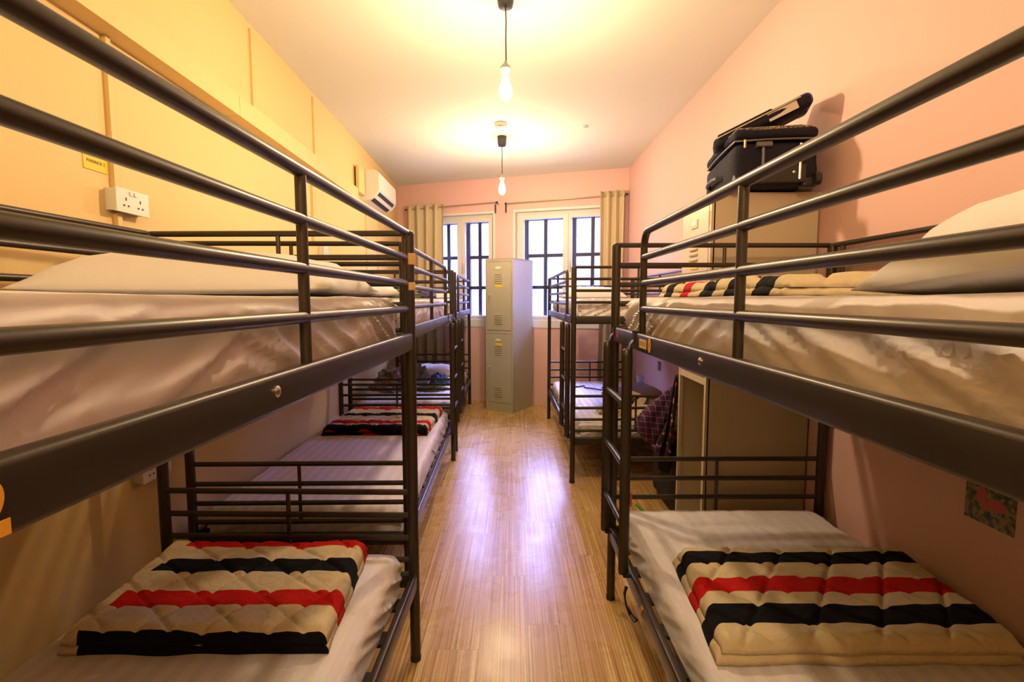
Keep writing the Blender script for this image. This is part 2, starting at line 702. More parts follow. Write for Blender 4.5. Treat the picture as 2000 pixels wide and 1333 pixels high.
# ------------------------------------------------------------------ windows
for wi, (s0, s1) in enumerate(S_OPEN):
    w = struct(link('window_%d' % (wi + 1), None), ('white casement window with dark steel grille behind the left curtain',
                                                     'white casement window with dark steel grille behind the right curtain')[wi])
    w['category'] = 'window'
    smid = (-2.205, -0.755)[wi]
    # painted lining of the opening
    m = MB()
    wall_block(m, s0, s0 + .03, Z0W, Z1W, -.002, -.15)
    wall_block(m, s1 - .03, s1, Z0W, Z1W, -.002, -.15)
    wall_block(m, s0 + .03, s1 - .03, Z1W - .03, Z1W, -.002, -.15)
    m.build('window_lining', WFRAME, w, smooth=False)
    m = MB()
    wall_block(m, s0 - .0, s1 + .0, Z0W - .0, Z0W + .10, .012, -.15)
    m.build('window_sill', WHITE, w, smooth=False)
    zb, zt = Z0W + .10, Z1W - .03
    # fixed frame
    m = MB()
    a, b_ = s0 + .03, s1 - .03
    wall_block(m, a, a + .035, zb, zt, -.09, -.15)
    wall_block(m, b_ - .035, b_, zb, zt, -.09, -.15)
    wall_block(m, a + .035, b_ - .035, zt - .035, zt, -.09, -.15)
    wall_block(m, a + .035, b_ - .035, zb, zb + .02, -.09, -.15)
    m.build('window_frame', WFRAME, w, smooth=False)
    for k, (q0, q1) in enumerate(((a + .037, smid - .003), (smid + .003, b_ - .037))):
        m = MB()
        t = .052
        y0, y1 = zb + .022, zt - .037
        wall_block(m, q0, q0 + t, y0, y1, -.075, -.125)
        wall_block(m, q1 - t, q1, y0, y1, -.075, -.125)
        wall_block(m, q0 + t, q1 - t, y1 - t, y1, -.075, -.125)
        wall_block(m, q0 + t, q1 - t, y0, y0 + t * .5, -.075, -.125)
        sash = m.build('sash', WFRAME, w, smooth=False)
        m = MB()
        wall_block(m, q0 + t - .005, q1 - t + .005, y0 + t * .5 - .005, y1 - t + .005, -.098, -.102)
        m.build('pane', GLASS, sash, smooth=False)
        # steel grille leaf outside
        g0, g1 = q0 + t - .03, q1 - t + .03
        m = MB()
        o0, o1 = -.155, -.205
        wall_block(m, g0, g0 + .075, zb, zt - .03, o0, o1)
        wall_block(m, g1 - .04, g1, zb, zt - .03, o0, o1)
        wall_block(m, g0 + .055, g1 - .03, zt - .09, zt - .03, o0, o1)
        wall_block(m, g0 + .055, g1 - .03, zb, zb + .03, o0, o1)
        gf = m.build('grille_frame', DARKSTEEL, w, smooth=False)
        m = MB()
        sm = (g0 + .055 + g1 - .03) / 2
        wall_block(m, sm - .022, sm + .022, zb + .03, zt - .09, -.165, -.195)
        m.build('grille_bar', DARKSTEEL, gf, smooth=False)
        for z in (1.52, 1.93):
            for c0, c1 in ((g0 + .055, sm - .016), (sm + .016, g1 - .03)):
                m = MB()
                wall_block(m, c0, c1, z - .021, z + .021, -.165, -.195)
                m.build('grille_bar', DARKSTEEL, gf, smooth=False)
    m = MB()
    wall_block(m, smid - .012, smid + .012, zb + .03, zt - .04, -.062, -.075)
    m.build('meeting_strip', WFRAME, w, smooth=False)
    m = MB()
    wall_block(m, smid + .03, smid + .045, 1.72, 1.84, -.05, -.075)
    m.build('window_catch', CHROME, w, smooth=False)

# house across the street
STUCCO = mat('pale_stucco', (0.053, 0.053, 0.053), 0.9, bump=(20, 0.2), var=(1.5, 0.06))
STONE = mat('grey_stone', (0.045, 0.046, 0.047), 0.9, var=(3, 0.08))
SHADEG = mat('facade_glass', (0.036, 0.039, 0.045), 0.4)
house = thing('building', 'pale house with arched windows across the street, seen through the panes', 'building', tuple(bw(-1.5, 0, -7.0)), math.atan2(TW.y, TW.x))
m = MB()
m.box((0, .5, 1.65), (18, 1.0, 5.1))
m.build('house_wall', STUCCO, house, smooth=False)
for zc in (1.30,):
    m = MB()
    m.box((0, -.08, zc + 2.35), (16, .16, .16))
    m.build('ledge', STONE, house, smooth=False)
    for i in range(-4, 5):
        cx = i * 1.5 + .3
        arch = [(-.40, -.75), (.40, -.75)] + [(.40 * math.cos(a), .45 + .40 * math.sin(a)) for a in [math.pi * j / 10 for j in range(11)]]
        m = MB()
        n = len(arch)
        m.v = [(cx + a * f, y, zc + b * (f if b > 0 else 1)) for y, f in ((-.07, 1.22), (-.001, 1.22)) for a, b in arch]
        m.f = [tuple(reversed(range(n))), tuple(range(n, 2 * n))] + [(k, (k + 1) % n, n + (k + 1) % n, n + k) for k in range(n)]
        fr = m.build('arched_window', STONE, house, smooth=False)
        m = MB()
        m.v = [(cx + a, y, zc + b) for y in (-.085, -.07) for a, b in arch]
        m.f = [tuple(reversed(range(n))), tuple(range(n, 2 * n))] + [(k, (k + 1) % n, n + (k + 1) % n, n + k) for k in range(n)]
        m.build('pane', SHADEG, fr, smooth=False)

m = MB()
m.box((-.8, 26, -.95), (80, 38, .1))
struct(m.build('street', mat('asphalt', (0.10, 0.10, 0.10), 0.9, var=(2, .1)), smooth=False))

# ------------------------------------------------------------------ bunk beds
W, L = 0.93, 2.00
ZP = 1.60


def make_bunk(ladder_near):
    """wall on -x, aisle on +x; origin on the floor at the middle of the footprint; ladder at -y end or +y end"""
    b = link('bunk_bed', None)
    b.empty_display_size = 0.2
    sgn = -1 if ladder_near else 1                   # y direction of the ladder end
    hx, hy = W / 2, L / 2
    post = MB().path([(0, 0, 0.0), (0, 0, ZP - .012)], .019, 14).lathe([(.019, ZP - .012), (.0175, ZP - .004), (.013, ZP)], 14).mesh('post', METAL)
    foot = MB().lathe([(.0205, 0), (.0205, .018), (.019, .022)], 14).mesh('foot_cap', BLACKP)
    for px in (-hx, hx):
        for py in (-hy, hy):
            p = link('post', post, b)
            p.location = (px, py, 0)
            link('foot_cap', foot, p)
    beam = MB().rbox((0, 0, 0), (.026, L - .034, .062), .008).mesh('side_beam', METAL)
    ebeam = MB().rbox((0, 0, 0), (W - .034, .024, .058), .008, axis=0).mesh('end_beam', METAL)
    bolt = MB().lathe([(.0095, 0), (.0095, .003), (.006, .0055)], 14, M=Matrix.Rotation(math.pi / 2, 3, 'Y')).mesh('bolt', CHROME)
    slat = MB().box((0, 0, 0), (W - .05, .06, .012)).mesh('slat', METAL, smooth=False)
    for zc in (1.211, .315):
        for sx in (-1, 1):
            o = link('side_beam', beam, b)
            o.location = (sx * hx, 0, zc)
            if sx > 0:
                for yy in (0.0,):
                    q = link('bolt', bolt, o)
                    q.location = (.012, yy, .004)
        for sy in (-1, 1):
            o = link('end_beam', ebeam, b)
            o.location = (0, sy * hy, zc)
        for i in range(11):
            o = link('slat', slat, b)
            o.location = (0, -hy + .14 + i * (L - .28) / 10, zc - .012)
    hbar = MB().path([(-hx + .012, 0, 0), (hx - .012, 0, 0)], .0105, 12).mesh('bar', METAL)
    for sy in (-1, 1):
        for base, nm in ((1.0, 'upper_head_end'), (0.06, 'lower_head_end')):
            h = link(nm, None, b)
            h.empty_display_size = 0.05
            zs = (1.592, 1.508, 1.424, 1.340) if base > .5 else (.652, .564, .478, .394)
            h.location = (0, sy * hy, 0)
            for z in zs:
                o = link('bar', hbar, h)
                o.location = (0, 0, z)
            o = MB().path([(0, 0, zs[-1]), (0, 0, zs[0])], .0080, 8).build('upright', METAL, h)
    # guard rails
    yl = hy - .02
    for side in (1, -1):
        g = link('guard_rail', None, b)
        g.empty_display_size = 0.05
        g.location = (side * hx, 0, 0)
        xg = -.004 * side
        zs = (1.327, 1.4165, 1.505)
        if side == 1:
            y_plain = -sgn * (hy - .045)             # upright beside the plain-end post
            y_mid = -sgn * (hy - .85)
            y_bend = sgn * (hy - .425)               # upright at the ladder gap
            ztop = 1.592
            pts = [(xg, -sgn * (hy - .012), ztop), (xg, y_bend - sgn * .055, ztop)]
            for j in range(1, 6):
                a = math.pi / 2 * j / 6
                pts.append((xg, y_bend - sgn * .055 * (1 - math.sin(a)), ztop - .055 * (1 - math.cos(a))))
            pts += [(xg, y_bend, ztop - .055), (xg, y_bend, 1.238)]
            MB().path(pts, .0125, 12, ref=(1, 0, 0)).build('top_rail', METAL, g)
            for z in zs:
                MB().path([(xg, y_plain + .0, z), (xg, y_bend, z)], .0115, 12).build('bar', METAL, g)
            for yy, r in ((y_plain, .0105), (y_mid, .0105)):
                MB().path([(xg, yy, 1.238), (xg, yy, ztop)], r, 10).build('upright', METAL, g)
        else:
            for z in zs[1:] + (1.592,):
                MB().path([(0, -hy + .012, z), (0, hy - .012, z)], .0105, 10).build('bar', METAL, g)
            for yy in (-hy + .07, 0, hy - .07):
                MB().path([(0, yy, 1.238), (0, yy, 1.592)], .009, 8).build('upright', METAL, g)
    # ladder
    ld = link('ladder', None, b)
    ld.empty_display_size = 0.05
    xo = hx + .037
    ya, yb_ = sgn * (hy - .035), sgn * (hy - .385)
    for yy in (ya, yb_):
        MB().path([(xo, yy, .335), (xo, yy, .36), (xo, yy, 1.15), (xo, yy, 1.185)], .011, 14, r2=.0195, ref=(1, 0, 0), round_ends=True).build('ladder_rail', METAL, ld)
        hk = MB()
        pr = [(xo - .002, 1.13), (xo - .002, 1.175), (xo - .010, 1.20), (hx + .016, 1.215), (hx + .016, 1.2455), (hx - .016, 1.2455), (hx - .016, 1.205)]
        for (a0, z0), (a1, z1) in zip(pr, pr[1:]):
            d = Vector((a1 - a0, 0, z1 - z0))
            ln = d.length
            M = Matrix.Rotation(-math.atan2(d.z, d.x), 3, 'Y')
            hk.box(((a0 + a1) / 2, yy, (z0 + z1) / 2), (ln + .004, .030, .004), M)
        hk.build('hook', METAL, ld, smooth=False)
        MB().rbox((hx + .018, yy, .338), (.045, .03, .012), .004).build('ladder_clip', BLACKP, ld)
    for z in (.977, .748, .519):
        MB().path([(xo, ya - sgn * .012, z), (xo, yb_ + sgn * .012, z)], .0125, 12).build('rung', METAL, ld)
    return b


A = make_bunk(True)       # wall side -x, ladder at -y end
B = make_bunk(False)      # ladder at +y end
bunks = {}
# name: source, aisle post x at far end, far y, rotation, wall side
defs = [('L1', A, -.375, 1.768, -.013, -1), ('L2', B, -.520, 4.094, 0.026, -1), ('L3', None, -.588, 6.36, 0.028, -1),
        ('R1', None, .437, 2.155, .011, 1), ('R2', None, .390, 5.590, .018, 1)]
LAB = {'L1': 'dark metal bunk bed nearest on the yellow-wall side, its upper post wrapped with tan tape',
       'L2': 'dark metal bunk bed in the middle of the yellow-wall row',
       'L3': 'dark metal bunk bed of the yellow-wall row standing next to the window',
       'R1': 'dark metal bunk bed nearest on the pink-wall side, with the ladder beside red tape',
       'R2': 'dark metal bunk bed on the pink-wall side standing next to the window'}
for nm, src, xf, yf, rot, side in defs:
    if nm == 'L1':
        o = A
    elif nm == 'L2':
        o = B
    else:
        o = copy_tree({'L3': A, 'R1': A, 'R2': B}[nm])
    # centre from the aisle far post
    c, s = math.cos(rot), math.sin(rot)
    lx, ly = side * W / 2, -L / 2
    o.location = (xf + c * lx - s * ly, yf + s * lx + c * ly, 0)
    o.rotation_euler = (0, 0, rot + (math.pi if side > 0 else 0))
    tag(o, LAB[nm], 'bunk bed', 'dark metal bunk beds')
    bunks[nm] = (o, rot, side)


def bed_pt(nm, u, v, z):
    """u from the aisle edge towards the wall, v from the far end towards the camera"""
    o, rot, side = bunks[nm]
    xf, yf = [(d[2], d[3]) for d in defs if d[0] == nm][0]
    c, s = math.cos(rot), math.sin(rot)
    lx, ly = side * u, -v
    return Vector((xf + c * lx - s * ly, yf + s * lx + c * ly, z))


# ------------------------------------------------------------------ mattresses in fitted sheets
def mattress_mesh(w, l, t, seed, amp, top_amp=.004):
    """rounded slab; rings run from the underside up over the sides to the top; loose folds on the sides"""
    prof = [(.05, .0), (.02, .0), (.006, .006)]
    ns = 11
    for i in range(ns):
        prof.append((0.0, .014 + (t - .055) * i / (ns - 1)))
    for j in range(1, 6):
        a = math.pi / 2 * j / 5
        prof.append((.040 * (1 - math.cos(a)), t - .041 + .041 * math.sin(a)))
    prof += [(.075, t), (.12, t), (.18, t + .001), (.25, t + .002), (.33, t + .002), (.40, t + .002)]
    hw, hl = w / 2, l / 2
    m = MB()
    nper = None
    for ri, (ins, z) in enumerate(prof):
        a, b, r = hw - ins, hl - ins, max(.040 - ins * .25, .012)
        ring = []
        # fixed topology: nx along short, ny along long, nc per corner
        nx, ny, nc = 60, 150, 6
        def seg(p, q, n):
            return [((p[0] + (q[0] - p[0]) * i / n), (p[1] + (q[1] - p[1]) * i / n)) for i in range(n)]
        corners = [(a - r, -b + r, -math.pi / 2), (a - r, b - r, 0), (-a + r, b - r, math.pi / 2), (-a + r, -b + r, math.pi)]
        arcs = []
        for cx, cy, a0 in corners:
            arcs.append([(cx + r * math.cos(a0 + math.pi / 2 * j / nc), cy + r * math.sin(a0 + math.pi / 2 * j / nc)) for j in range(nc + 1)])
        ring += arcs[0][:-1] + seg(arcs[0][-1], arcs[1][0], ny) + arcs[1][:-1] + seg(arcs[1][-1], arcs[2][0], nx) + arcs[2][:-1] + seg(arcs[2][-1], arcs[3][0], ny) + arcs[3][:-1] + seg(arcs[3][-1], arcs[0][0], nx)
        nper = len(ring)
        for x_, y_ in ring:
            # outward direction of the slab side
            ox = 1.0 if x_ > a - r * .5 else (-1.0 if x_ < -a + r * .5 else 0.0)
            oy = 1.0 if y_ > b - r * .5 else (-1.0 if y_ < -b + r * .5 else 0.0)
            zz = z
            on_side = 1.0 if ins < .041 and z > .01 else 0.0
            ftop = min(1.0, max(0.0, (t + .004 - z) / t))
            if on_side:
                sp = y_ if abs(ox) > 0 else x_
                sd = ox if abs(ox) > 0 else oy * 2
                # diagonal folds, stronger towards the bed ends
                endw = .45 + .55 * min(1.0, max(0.0, (abs(y_) / hl - .35) / .5))
                q = sp * .62 * (1 if y_ > 0 else -1) + z * 1.35
                p_ = sp * .9 - z * .35
                f1 = noise.noise(Vector((q * 14.0, p_ * 2.0, seed * 3.1 + sd)))
                f2 = noise.noise(Vector((q * 30.0 + 5, p_ * 3.0, seed * 1.7 + sd)))
                f1 = (1 - min(1.0, abs(f1) * 2.4)) ** 1.5 * 1.5 - .35
                f2 = ((1 - min(1.0, abs(f2) * 2.4)) ** 1.5 - .25) * endw
                d = amp * endw * (f1 * .75 + f2 * .65) * (.45 + .75 * math.sin(math.pi * min(1, z / t * .9 + .05)))
                # hang a little looser low down
                d -= amp * .6
                x_ += ox * d
                y_ += oy * d
            if ins > .01:
                zz += top_amp * fbm((x_ * 3.0, y_ * 2.2, seed * 5.0), 3) * min(1, ins / .05)
                if ins < .2 and z > t * .7:
                    zz += top_amp * .8 * noise.noise(Vector((x_ * 16, y_ * 5 + x_ * 6, seed)))
            m.v.append((x_, y_, zz))
    for k in range(len(prof) - 1):
        for j in range(nper):
            a = k * nper + j
            b = k * nper + (j + 1) % nper
            m.f.append((a, b, b + nper, a + nper))
    # top centre and underside closed by strips across
    def cap(base):
        nx, ny, nc = 60, 150, 6
        # right side indices: arcs0(6) + ny + ... pair up right and left points
        right = [base + i for i in range(nc + ny + nc)]
        # whole loop as one ngon is fine on a flat inner area
        m.f.append(tuple(base + i for i in range(nper)))
    cap(0)
    cap((len(prof) - 1) * nper)
    return m.mesh('mattress', SHEET, True, 60)


ZU, ZL = 1.208, .302
MAT_LAB = {
    ('L1', 1): 'white sheeted mattress on the upper bunk nearest the yellow wall socket',
    ('L1', 0): 'white sheeted mattress under the large striped quilt by the yellow wall',
    ('L2', 1): 'white sheeted upper mattress of the middle yellow-wall bunk',
    ('L2', 0): 'satin-striped lower mattress of the middle yellow-wall bunk in bluish daylight',
    ('L3', 1): 'white sheeted upper mattress beside the left curtain',
    ('L3', 0): 'white sheeted lower mattress holding crumpled clothes near the left curtain',
    ('R1', 1): 'white sheeted mattress with deep wrinkles on the nearest pink-wall upper bunk',
    ('R1', 0): 'white sheeted lower mattress beside the postcard on the pink wall',
    ('R2', 1): 'white sheeted upper mattress near the right curtain',
    ('R2', 0): 'white sheeted lower mattress with a blue cord near the right curtain'}
seed = 1
for nm in ('L1', 'L2', 'L3', 'R1', 'R2'):
    for up in (1, 0):
        t = .158 if up else .138
        me = mattress_mesh(W - .066, L - .046, t, seed, .019 if nm in ('L1', 'R1') and up else .010)
        seed += 1
        o = link('mattress', me)
        c = bed_pt(nm, W / 2, L / 2, ZU if up else ZL)
        o.location = c
        o.rotation_euler = bunks[nm][0].rotation_euler
        tag(o, MAT_LAB[(nm, up)], 'mattress', 'sheeted bunk mattresses')
TOPU, TOPL = ZU + .160, ZL + .140


# ------------------------------------------------------------------ pillows
def pillow_mesh(w, d, h, seed, name='pillow', m=None):
    mb = MB()
    def fn(sgn):
        def f(u, v):
            a, b = u * 2 - 1, v * 2 - 1
            a = math.sin(a * math.pi / 2)
            b = math.sin(b * math.pi / 2)
            e = max(0.0, (1 - abs(a) ** 3.2)) ** .55 * max(0.0, (1 - abs(b) ** 3.2)) ** .55
            pin = 1 - .07 * (1 - abs(b) ** 2) * abs(a) ** 4 - .0
            pin2 = 1 - .07 * (1 - abs(a) ** 2) * abs(b) ** 4
            z = e * h / 2
            z *= 1 + .16 * fbm((a * 1.6, b * 1.6, seed), 3)
            z += (.006 * noise.noise(Vector((a * 6 + b * 3, b * 5, seed + 3)))) * min(1, e * 2)
            return (a * w / 2 * pin, b * d / 2 * pin2, sgn * z * (1.45 if sgn > 0 else .30))
        return f
    mb.grid(30, 24, fn(1))
    mb.grid(30, 24, fn(-1))
    me = mb.mesh(name, m or PILLOW, True, 180)
    import bmesh
    bm = bmesh.new()
    bm.from_mesh(me)
    bmesh.ops.remove_doubles(bm, verts=bm.verts, dist=.0008)
    bmesh.ops.recalc_face_normals(bm, faces=bm.faces)
    bm.to_mesh(me)
    bm.free()
    return me


def pillow(loc, rot, size, seed, label):
    o = link('pillow', pillow_mesh(*size, seed))
    o.location = loc
    o.rotation_euler = rot
    return tag(o, label, 'pillow', 'white pillows')


pillow((-.865, 1.47, TOPU + .018), (0, 0, .02), (.80, .50, .150), 2.2, 'plump white pillow on the upper bunk closest to the wall socket')
pillow((-.95, 2.36, TOPU + .018), (0, 0, -.03), (.72, .46, .145), 5.1, 'white pillow on the upper bunk in the middle of the yellow-wall row')
pillow((.94, .54, TOPU + .038), (math.radians(-7), 0, .06), (.80, .54, .200), 8.4, 'big white pillow propped up on the upper bunk by the pink wall')
pillow((.80, 5.22, TOPU + .018), (0, 0, .03), (.66, .44, .150), 3.7, 'white pillow on the upper bunk near the right curtain')
pillow((-1.00, 6.02, TOPL + .018), (0, 0, .03), (.62, .40, .150), 4.9, 'white pillow on the lower bunk below the left curtain')
pillow((-1.02, 6.00, TOPU + .018), (0, 0, .03), (.66, .40, .130), 6.9, 'white pillow on the upper bunk in front of the left curtain')


# ------------------------------------------------------------------ striped quilts
def quilt_ply(w, d, t, seed, puff, z0, name, m, parent, off=(0, 0), shear=0.0):
    nx, ny = 120, 96
    mb = MB()
    def dist(a):          # nonuniform spacing, denser at the borders
        return math.sin(a * math.pi / 2) if False else a - .30 * math.sin(2 * math.pi * (a + 1) / 2) / (2 * math.pi) * 0 + 0
    def prof(e, r=.026):
        e = min(1.0, max(0.0, e / r))
        return math.sqrt(max(0.0, 1 - (1 - e) ** 2))
    def sp(u):
        a = u * 2 - 1
        return .5 * a + .5 * math.sin(a * math.pi / 2)
    def top(u, v):
        a, b = sp(u), sp(v)
        x_, y_ = a * w / 2, b * d / 2
        ex_, ey_ = w / 2 - abs(x_), d / 2 - abs(y_)
        p = prof(ex_) * prof(ey_)
        # diamond quilting
        g = .105
        q1 = abs(math.sin(math.pi * (x_ * .85 + y_) / g / 1.4))
        q2 = abs(math.sin(math.pi * (x_ * .85 - y_ * .55) / g / 1.4))
        qz = puff * (1 - math.exp(-(q1 / .15) ** 2)) * (1 - math.exp(-(q2 / .15) ** 2)) - puff * .5
        z = t * .80 + qz + .008 * fbm((x_ * 5, y_ * 6, seed), 3) + .003 * noise.noise(Vector((x_ * 22 + y_ * 9, y_ * 30, seed)))
        wob = .008 * noise.noise(Vector((y_ * 9, seed, 1.0))), .008 * noise.noise(Vector((x_ * 8, seed, 4.0)))
        return (off[0] + x_ + wob[0] * abs(a) ** 3 + shear * y_, off[1] + y_ + wob[1] * abs(b) ** 3, z0 + max(.002, z * p))
    def bot(u, v):
        x_, y_, z_ = top(u, v)
        return (x_, y_, z0 - .0 + .001)
    mb.grid(nx, ny, top)
    mb.grid(nx, ny, bot)
    me = mb.mesh(name, m, True, 180)
    import bmesh
    bm = bmesh.new()
    bm.from_mesh(me)
    bmesh.ops.remove_doubles(bm, verts=bm.verts, dist=.0012)
    bmesh.ops.recalc_face_normals(bm, faces=bm.faces)
    bm.to_mesh(me)
    bm.free()
    return link(name, me, parent)


def quilt(label, loc, rz, w, d, bands, seed, shear=0.0, t=.050, puff=.010, border=None):
    """bands: widths from the near edge (-y) to the far edge"""
    y = -d / 2 - .02
    bl = []
    tot = sum(b[0] for b in bands)
    for bw_, c in bands:
        y += bw_ * (d + .04) / tot
        bl.append((y, c))
    mt = quilt_mat('quilt_stripes_%d' % int(seed), -d / 2 - .02, d / 2 + .02, bl, border)
    q = thing('striped_quilt', label, 'quilt', loc, rz, 'striped folded quilts')
    quilt_ply(w, d, t * .80, seed + 1.3, puff * .4, 0.0, 'lower_fold', mt, q, (-.006, .004), shear)
    quilt_ply(w - .014, d - .012, t, seed, puff, t * .50, 'upper_fold', mt, q, (0, 0), shear)
    return q


quilt('striped quilt folded square on the lower bunk by the yellow wall, nearest the camera', (-.850, 1.452, TOPL), .012, .70, .505,
      [(.034, BLACK), (.095, CREAM), (.075, RED), (.095, CREAM), (.075, BLACK), (.085, CREAM), (.09, RED)], 11, -.07, border=-.285)
quilt('striped quilt folded square on the lower bunk below the postcard', (.925, 1.418, TOPL), 0.0, .78, .49,
      [(.085, CREAM), (.085, BLACK), (.06, CREAM), (.08, RED), (.085, CREAM), (.072, BLACK), (.075, CREAM)], 12, .09)
quilt('folded striped quilt on the middle bunk of the yellow-wall row', (-.94, 3.60, TOPL), .0, .72, .66,
      [(.022, RED), (.06, BLACK), (.03, CREAM), (.08, RED), (.15, CREAM), (.09, BLACK), (.12, CREAM), (.09, RED), (.06, CREAM)], 13, .02, .046)
quilt('striped quilt spread on the upper bunk by the pink wall', (.97, 1.56, TOPU), .02, .76, .92,
      [(.10, CREAM), (.09, BLACK), (.09, CREAM), (.08, BLACK), (.09, CREAM), (.10, BLACK), (.10, CREAM), (.09, RED), (.10, CREAM), (.09, BLACK), (.10, CREAM)], 14, 0, .036)

# ------------------------------------------------------------------ lockers
LW, LD, LH = .385, .475, 1.84


LOCKCR = mat('locker_cream', (0.68, 0.57, 0.41), 0.4, 0.0, bump=(90, 0.03), var=(2, 0.04))


def make_locker(open_low):
    """front faces -y, left/right on x; origin at the floor in the middle"""
    lk = link('metal_locker', None)
    paint = LOCKCR if open_low else LOCKER
    t = .012
    bm_ = MB()
    bm_.box((-LW / 2 + t / 2, 0, LH / 2), (t, LD, LH))
    bm_.box((LW / 2 - t / 2, 0, LH / 2), (t, LD, LH))
    bm_.box((0, LD / 2 - t / 2, LH / 2), (LW - 2 * t, t, LH))
    bm_.box((0, 0, LH - t / 2), (LW - 2 * t, LD - 2 * t, t))
    bm_.box((0, 0, .105), (LW - 2 * t, LD - 2 * t, t))
    bm_.box((0, 0, .97), (LW - 2 * t, LD - 2 * t, t))
    bm_.build('body', paint, lk, smooth=False)
    yf = -LD / 2
    # front frame: stiles, top rail, mid rail, plinth
    st = .022
    for sx in (-1, 1):
        MB().box((sx * (LW / 2 - st / 2 - .0), yf - .003, LH / 2), (st, .018, LH)).build('stile', paint, lk, smooth=False)
    for z, hh in ((LH - .014, .028), (.97, .035), (.055, .11)):
        MB().box((0, yf - .002, z), (LW - 2 * st, .016, hh)).build('rail', paint, lk, smooth=False)
    MB().box((0, -.004, LH + .003), (LW + .008, LD + .02, .006)).build('top_plate', paint, lk, smooth=False)
    for i, (z0, z1) in enumerate(((.993, LH - .032), (.114, .948))):
        if open_low and i == 1:
            continue
        dw = LW - 2 * st - .006
        zc = (z0 + z1) / 2
        d = MB().box((0, yf - .004, zc), (dw, .02, z1 - z0)).build('door', paint, lk, smooth=False)
        for zz in (z1 - .20, z0 + .13):
            for k in range(5):
                M = Matrix.Rotation(math.radians(28), 3, 'X')
                MB().box((-.01, yf - .016, zz + (k - 2) * .026), (.10, .012, .008), M).build('louvre', paint, d, smooth=False)
        MB().box((-.01, yf - .016, z1 - .075), (.085, .004, .040)).build('card_holder', paint, d, smooth=False)
        MB().box((-.01, yf - .0185, z1 - .070), (.070, .002, .026)).build('name_card', PLASTIC, d, smooth=False)
        MB().lathe([(.012, 0), (.012, .008), (.008, .012)], 14, c=(-dw / 2 + .03, yf - .014, zc + .01), M=Matrix.Rotation(math.pi / 2, 3, 'X')).build('lock', CHROME, d)
        MB().rbox((-dw / 2 + .026, yf - .024, zc - .025), (.014, .012, .05), .004, axis=2).build('latch_handle', CHROME, d)
        MB().box((0.0, yf - .0162, z1 - (.285 if i == 0 else .125)), (.10, .003, .026)).build('sticker', YSTICK, d, smooth=False)
        for zz in (z0 + .07, z1 - .07):
            MB().path([(dw / 2 + .004, yf - .013, zz - .03), (dw / 2 + .004, yf - .013, zz + .03)], .005, 8).build('hinge', paint, d)
    return lk


a = make_locker(False)
a.location = (-.07, 6.20, 0)
rot = math.radians(-30)
cl = Vector((-.016, 5.846))                            # nearest bottom corner: front right
fr = Vector((LW / 2, -LD / 2))
c, s = math.cos(rot), math.sin(rot)
a.location = (cl.x - (c * fr.x - s * fr.y), cl.y - (s * fr.x + c * fr.y), 0)
a.rotation_euler = (0, 0, rot)
tag(a, 'grey-green two-door locker standing askew between the windows', 'locker', 'metal lockers')

b = make_locker(True)
YL = 2.312 + LW / 2
XLK = .912 + LD / 2
b.location = (XLK, YL, 0)
b.rotation_euler = (0, 0, -math.pi / 2)
tag(b, 'tall metal locker with an open lower compartment under the suitcase', 'locker', 'metal lockers')

# ------------------------------------------------------------------ left wall fittings
def on_left(y, z, off=0.0): return Vector((xl(y) + off, y, z))


WA = math.atan(0.029)                                  # wall turn about z
TRK = mat('trunking_paint', (0.87, 0.62, 0.27), 0.5)


def wall_piece(name, y0, y1, z0, z1, th, m, parent=None, off=0.0):
    """box lying on the left wall"""
    mb = MB()
    i = 0
    for z in (z0, z1):
        for y, o in ((y0, 0), (y0, th), (y1, th), (y1, 0)):
            mb.v.append((xl(y) + off + o, y, z))
    mb.f = [(3, 2, 1, 0), (4, 5, 6, 7), (0, 1, 5, 4), (1, 2, 6, 5), (2, 3, 7, 6), (3, 0, 4, 7)]
    return mb.build(name, m, parent, smooth=False)


t = thing('cable_trunking', 'long yellow-painted boxed cable trunking high along the left wall', 'trunking', tuple(on_left(0, 2.3)))
def put(o, p):
    o.parent = p
    o.matrix_parent_inverse = Matrix.Translation(-Vector(p.location)) if p.rotation_euler.z == 0 else p.matrix_basis.inverted()
    return o
for y0, y1 in ((-1.25, .55), (.553, 2.62), (2.623, 4.745)):
    put(wall_piece('trunking_length', y0, y1, 2.300, 2.402, .085, TRK), t)
for i, y in enumerate((2.93, 3.87)):
    tr = struct(wall_piece('trim_%d' % (i + 1), y - .010, y + .010, 2.403, 2.885, .012, TRK), 'thin yellow batten on the wall above the trunking')
for i, (y, z0, z1) in enumerate(((1.848, 1.768, 2.299), (1.852, .72, 1.678), (3.79, 1.80, 2.299), (5.28, 1.2, 2.35), (5.75, 1.2, 2.35))):
    struct(wall_piece('trim_%d' % (i + 3), y - .011, y + .011, z0, z1, .016, TRK), 'narrow yellow conduit running down the left wall')


def socket(y, z, label, w=.165, h=.086, gang=2):
    th = .042
    s_ = thing('wall_socket', label, 'socket', tuple(on_left(y, z)), 0)
    back = wall_piece('back_box', y - w / 2 + .004, y + w / 2 - .004, z - h / 2 + .004, z + h / 2 - .004, th - .008, PLASTIC)
    put(back, s_)
    pl = put(wall_piece('face_plate', y - w / 2, y + w / 2, z - h / 2, z + h / 2, .009, PLASTIC, off=th - .008), s_)
    for g in range(gang):
        yc = y + (g - (gang - 1) / 2) * .072
        for dy, dz, a, b_ in ((0, .006, .005, .012), (-.011, -.018, .008, .006), (.011, -.018, .008, .006)):
            put(wall_piece('pin_hole', yc + dy - a / 2, yc + dy + a / 2, z + dz - b_ / 2, z + dz + b_ / 2, .0012, BLACKP, off=th + .001), s_)
    for g in range(gang):
        yc = y + (g - (gang - 1) / 2) * .022
        put(wall_piece('rocker_switch', yc - .006, yc + .006, z + .022, z + .036, .004, PLASTIC, off=th + .001), s_)
    return s_


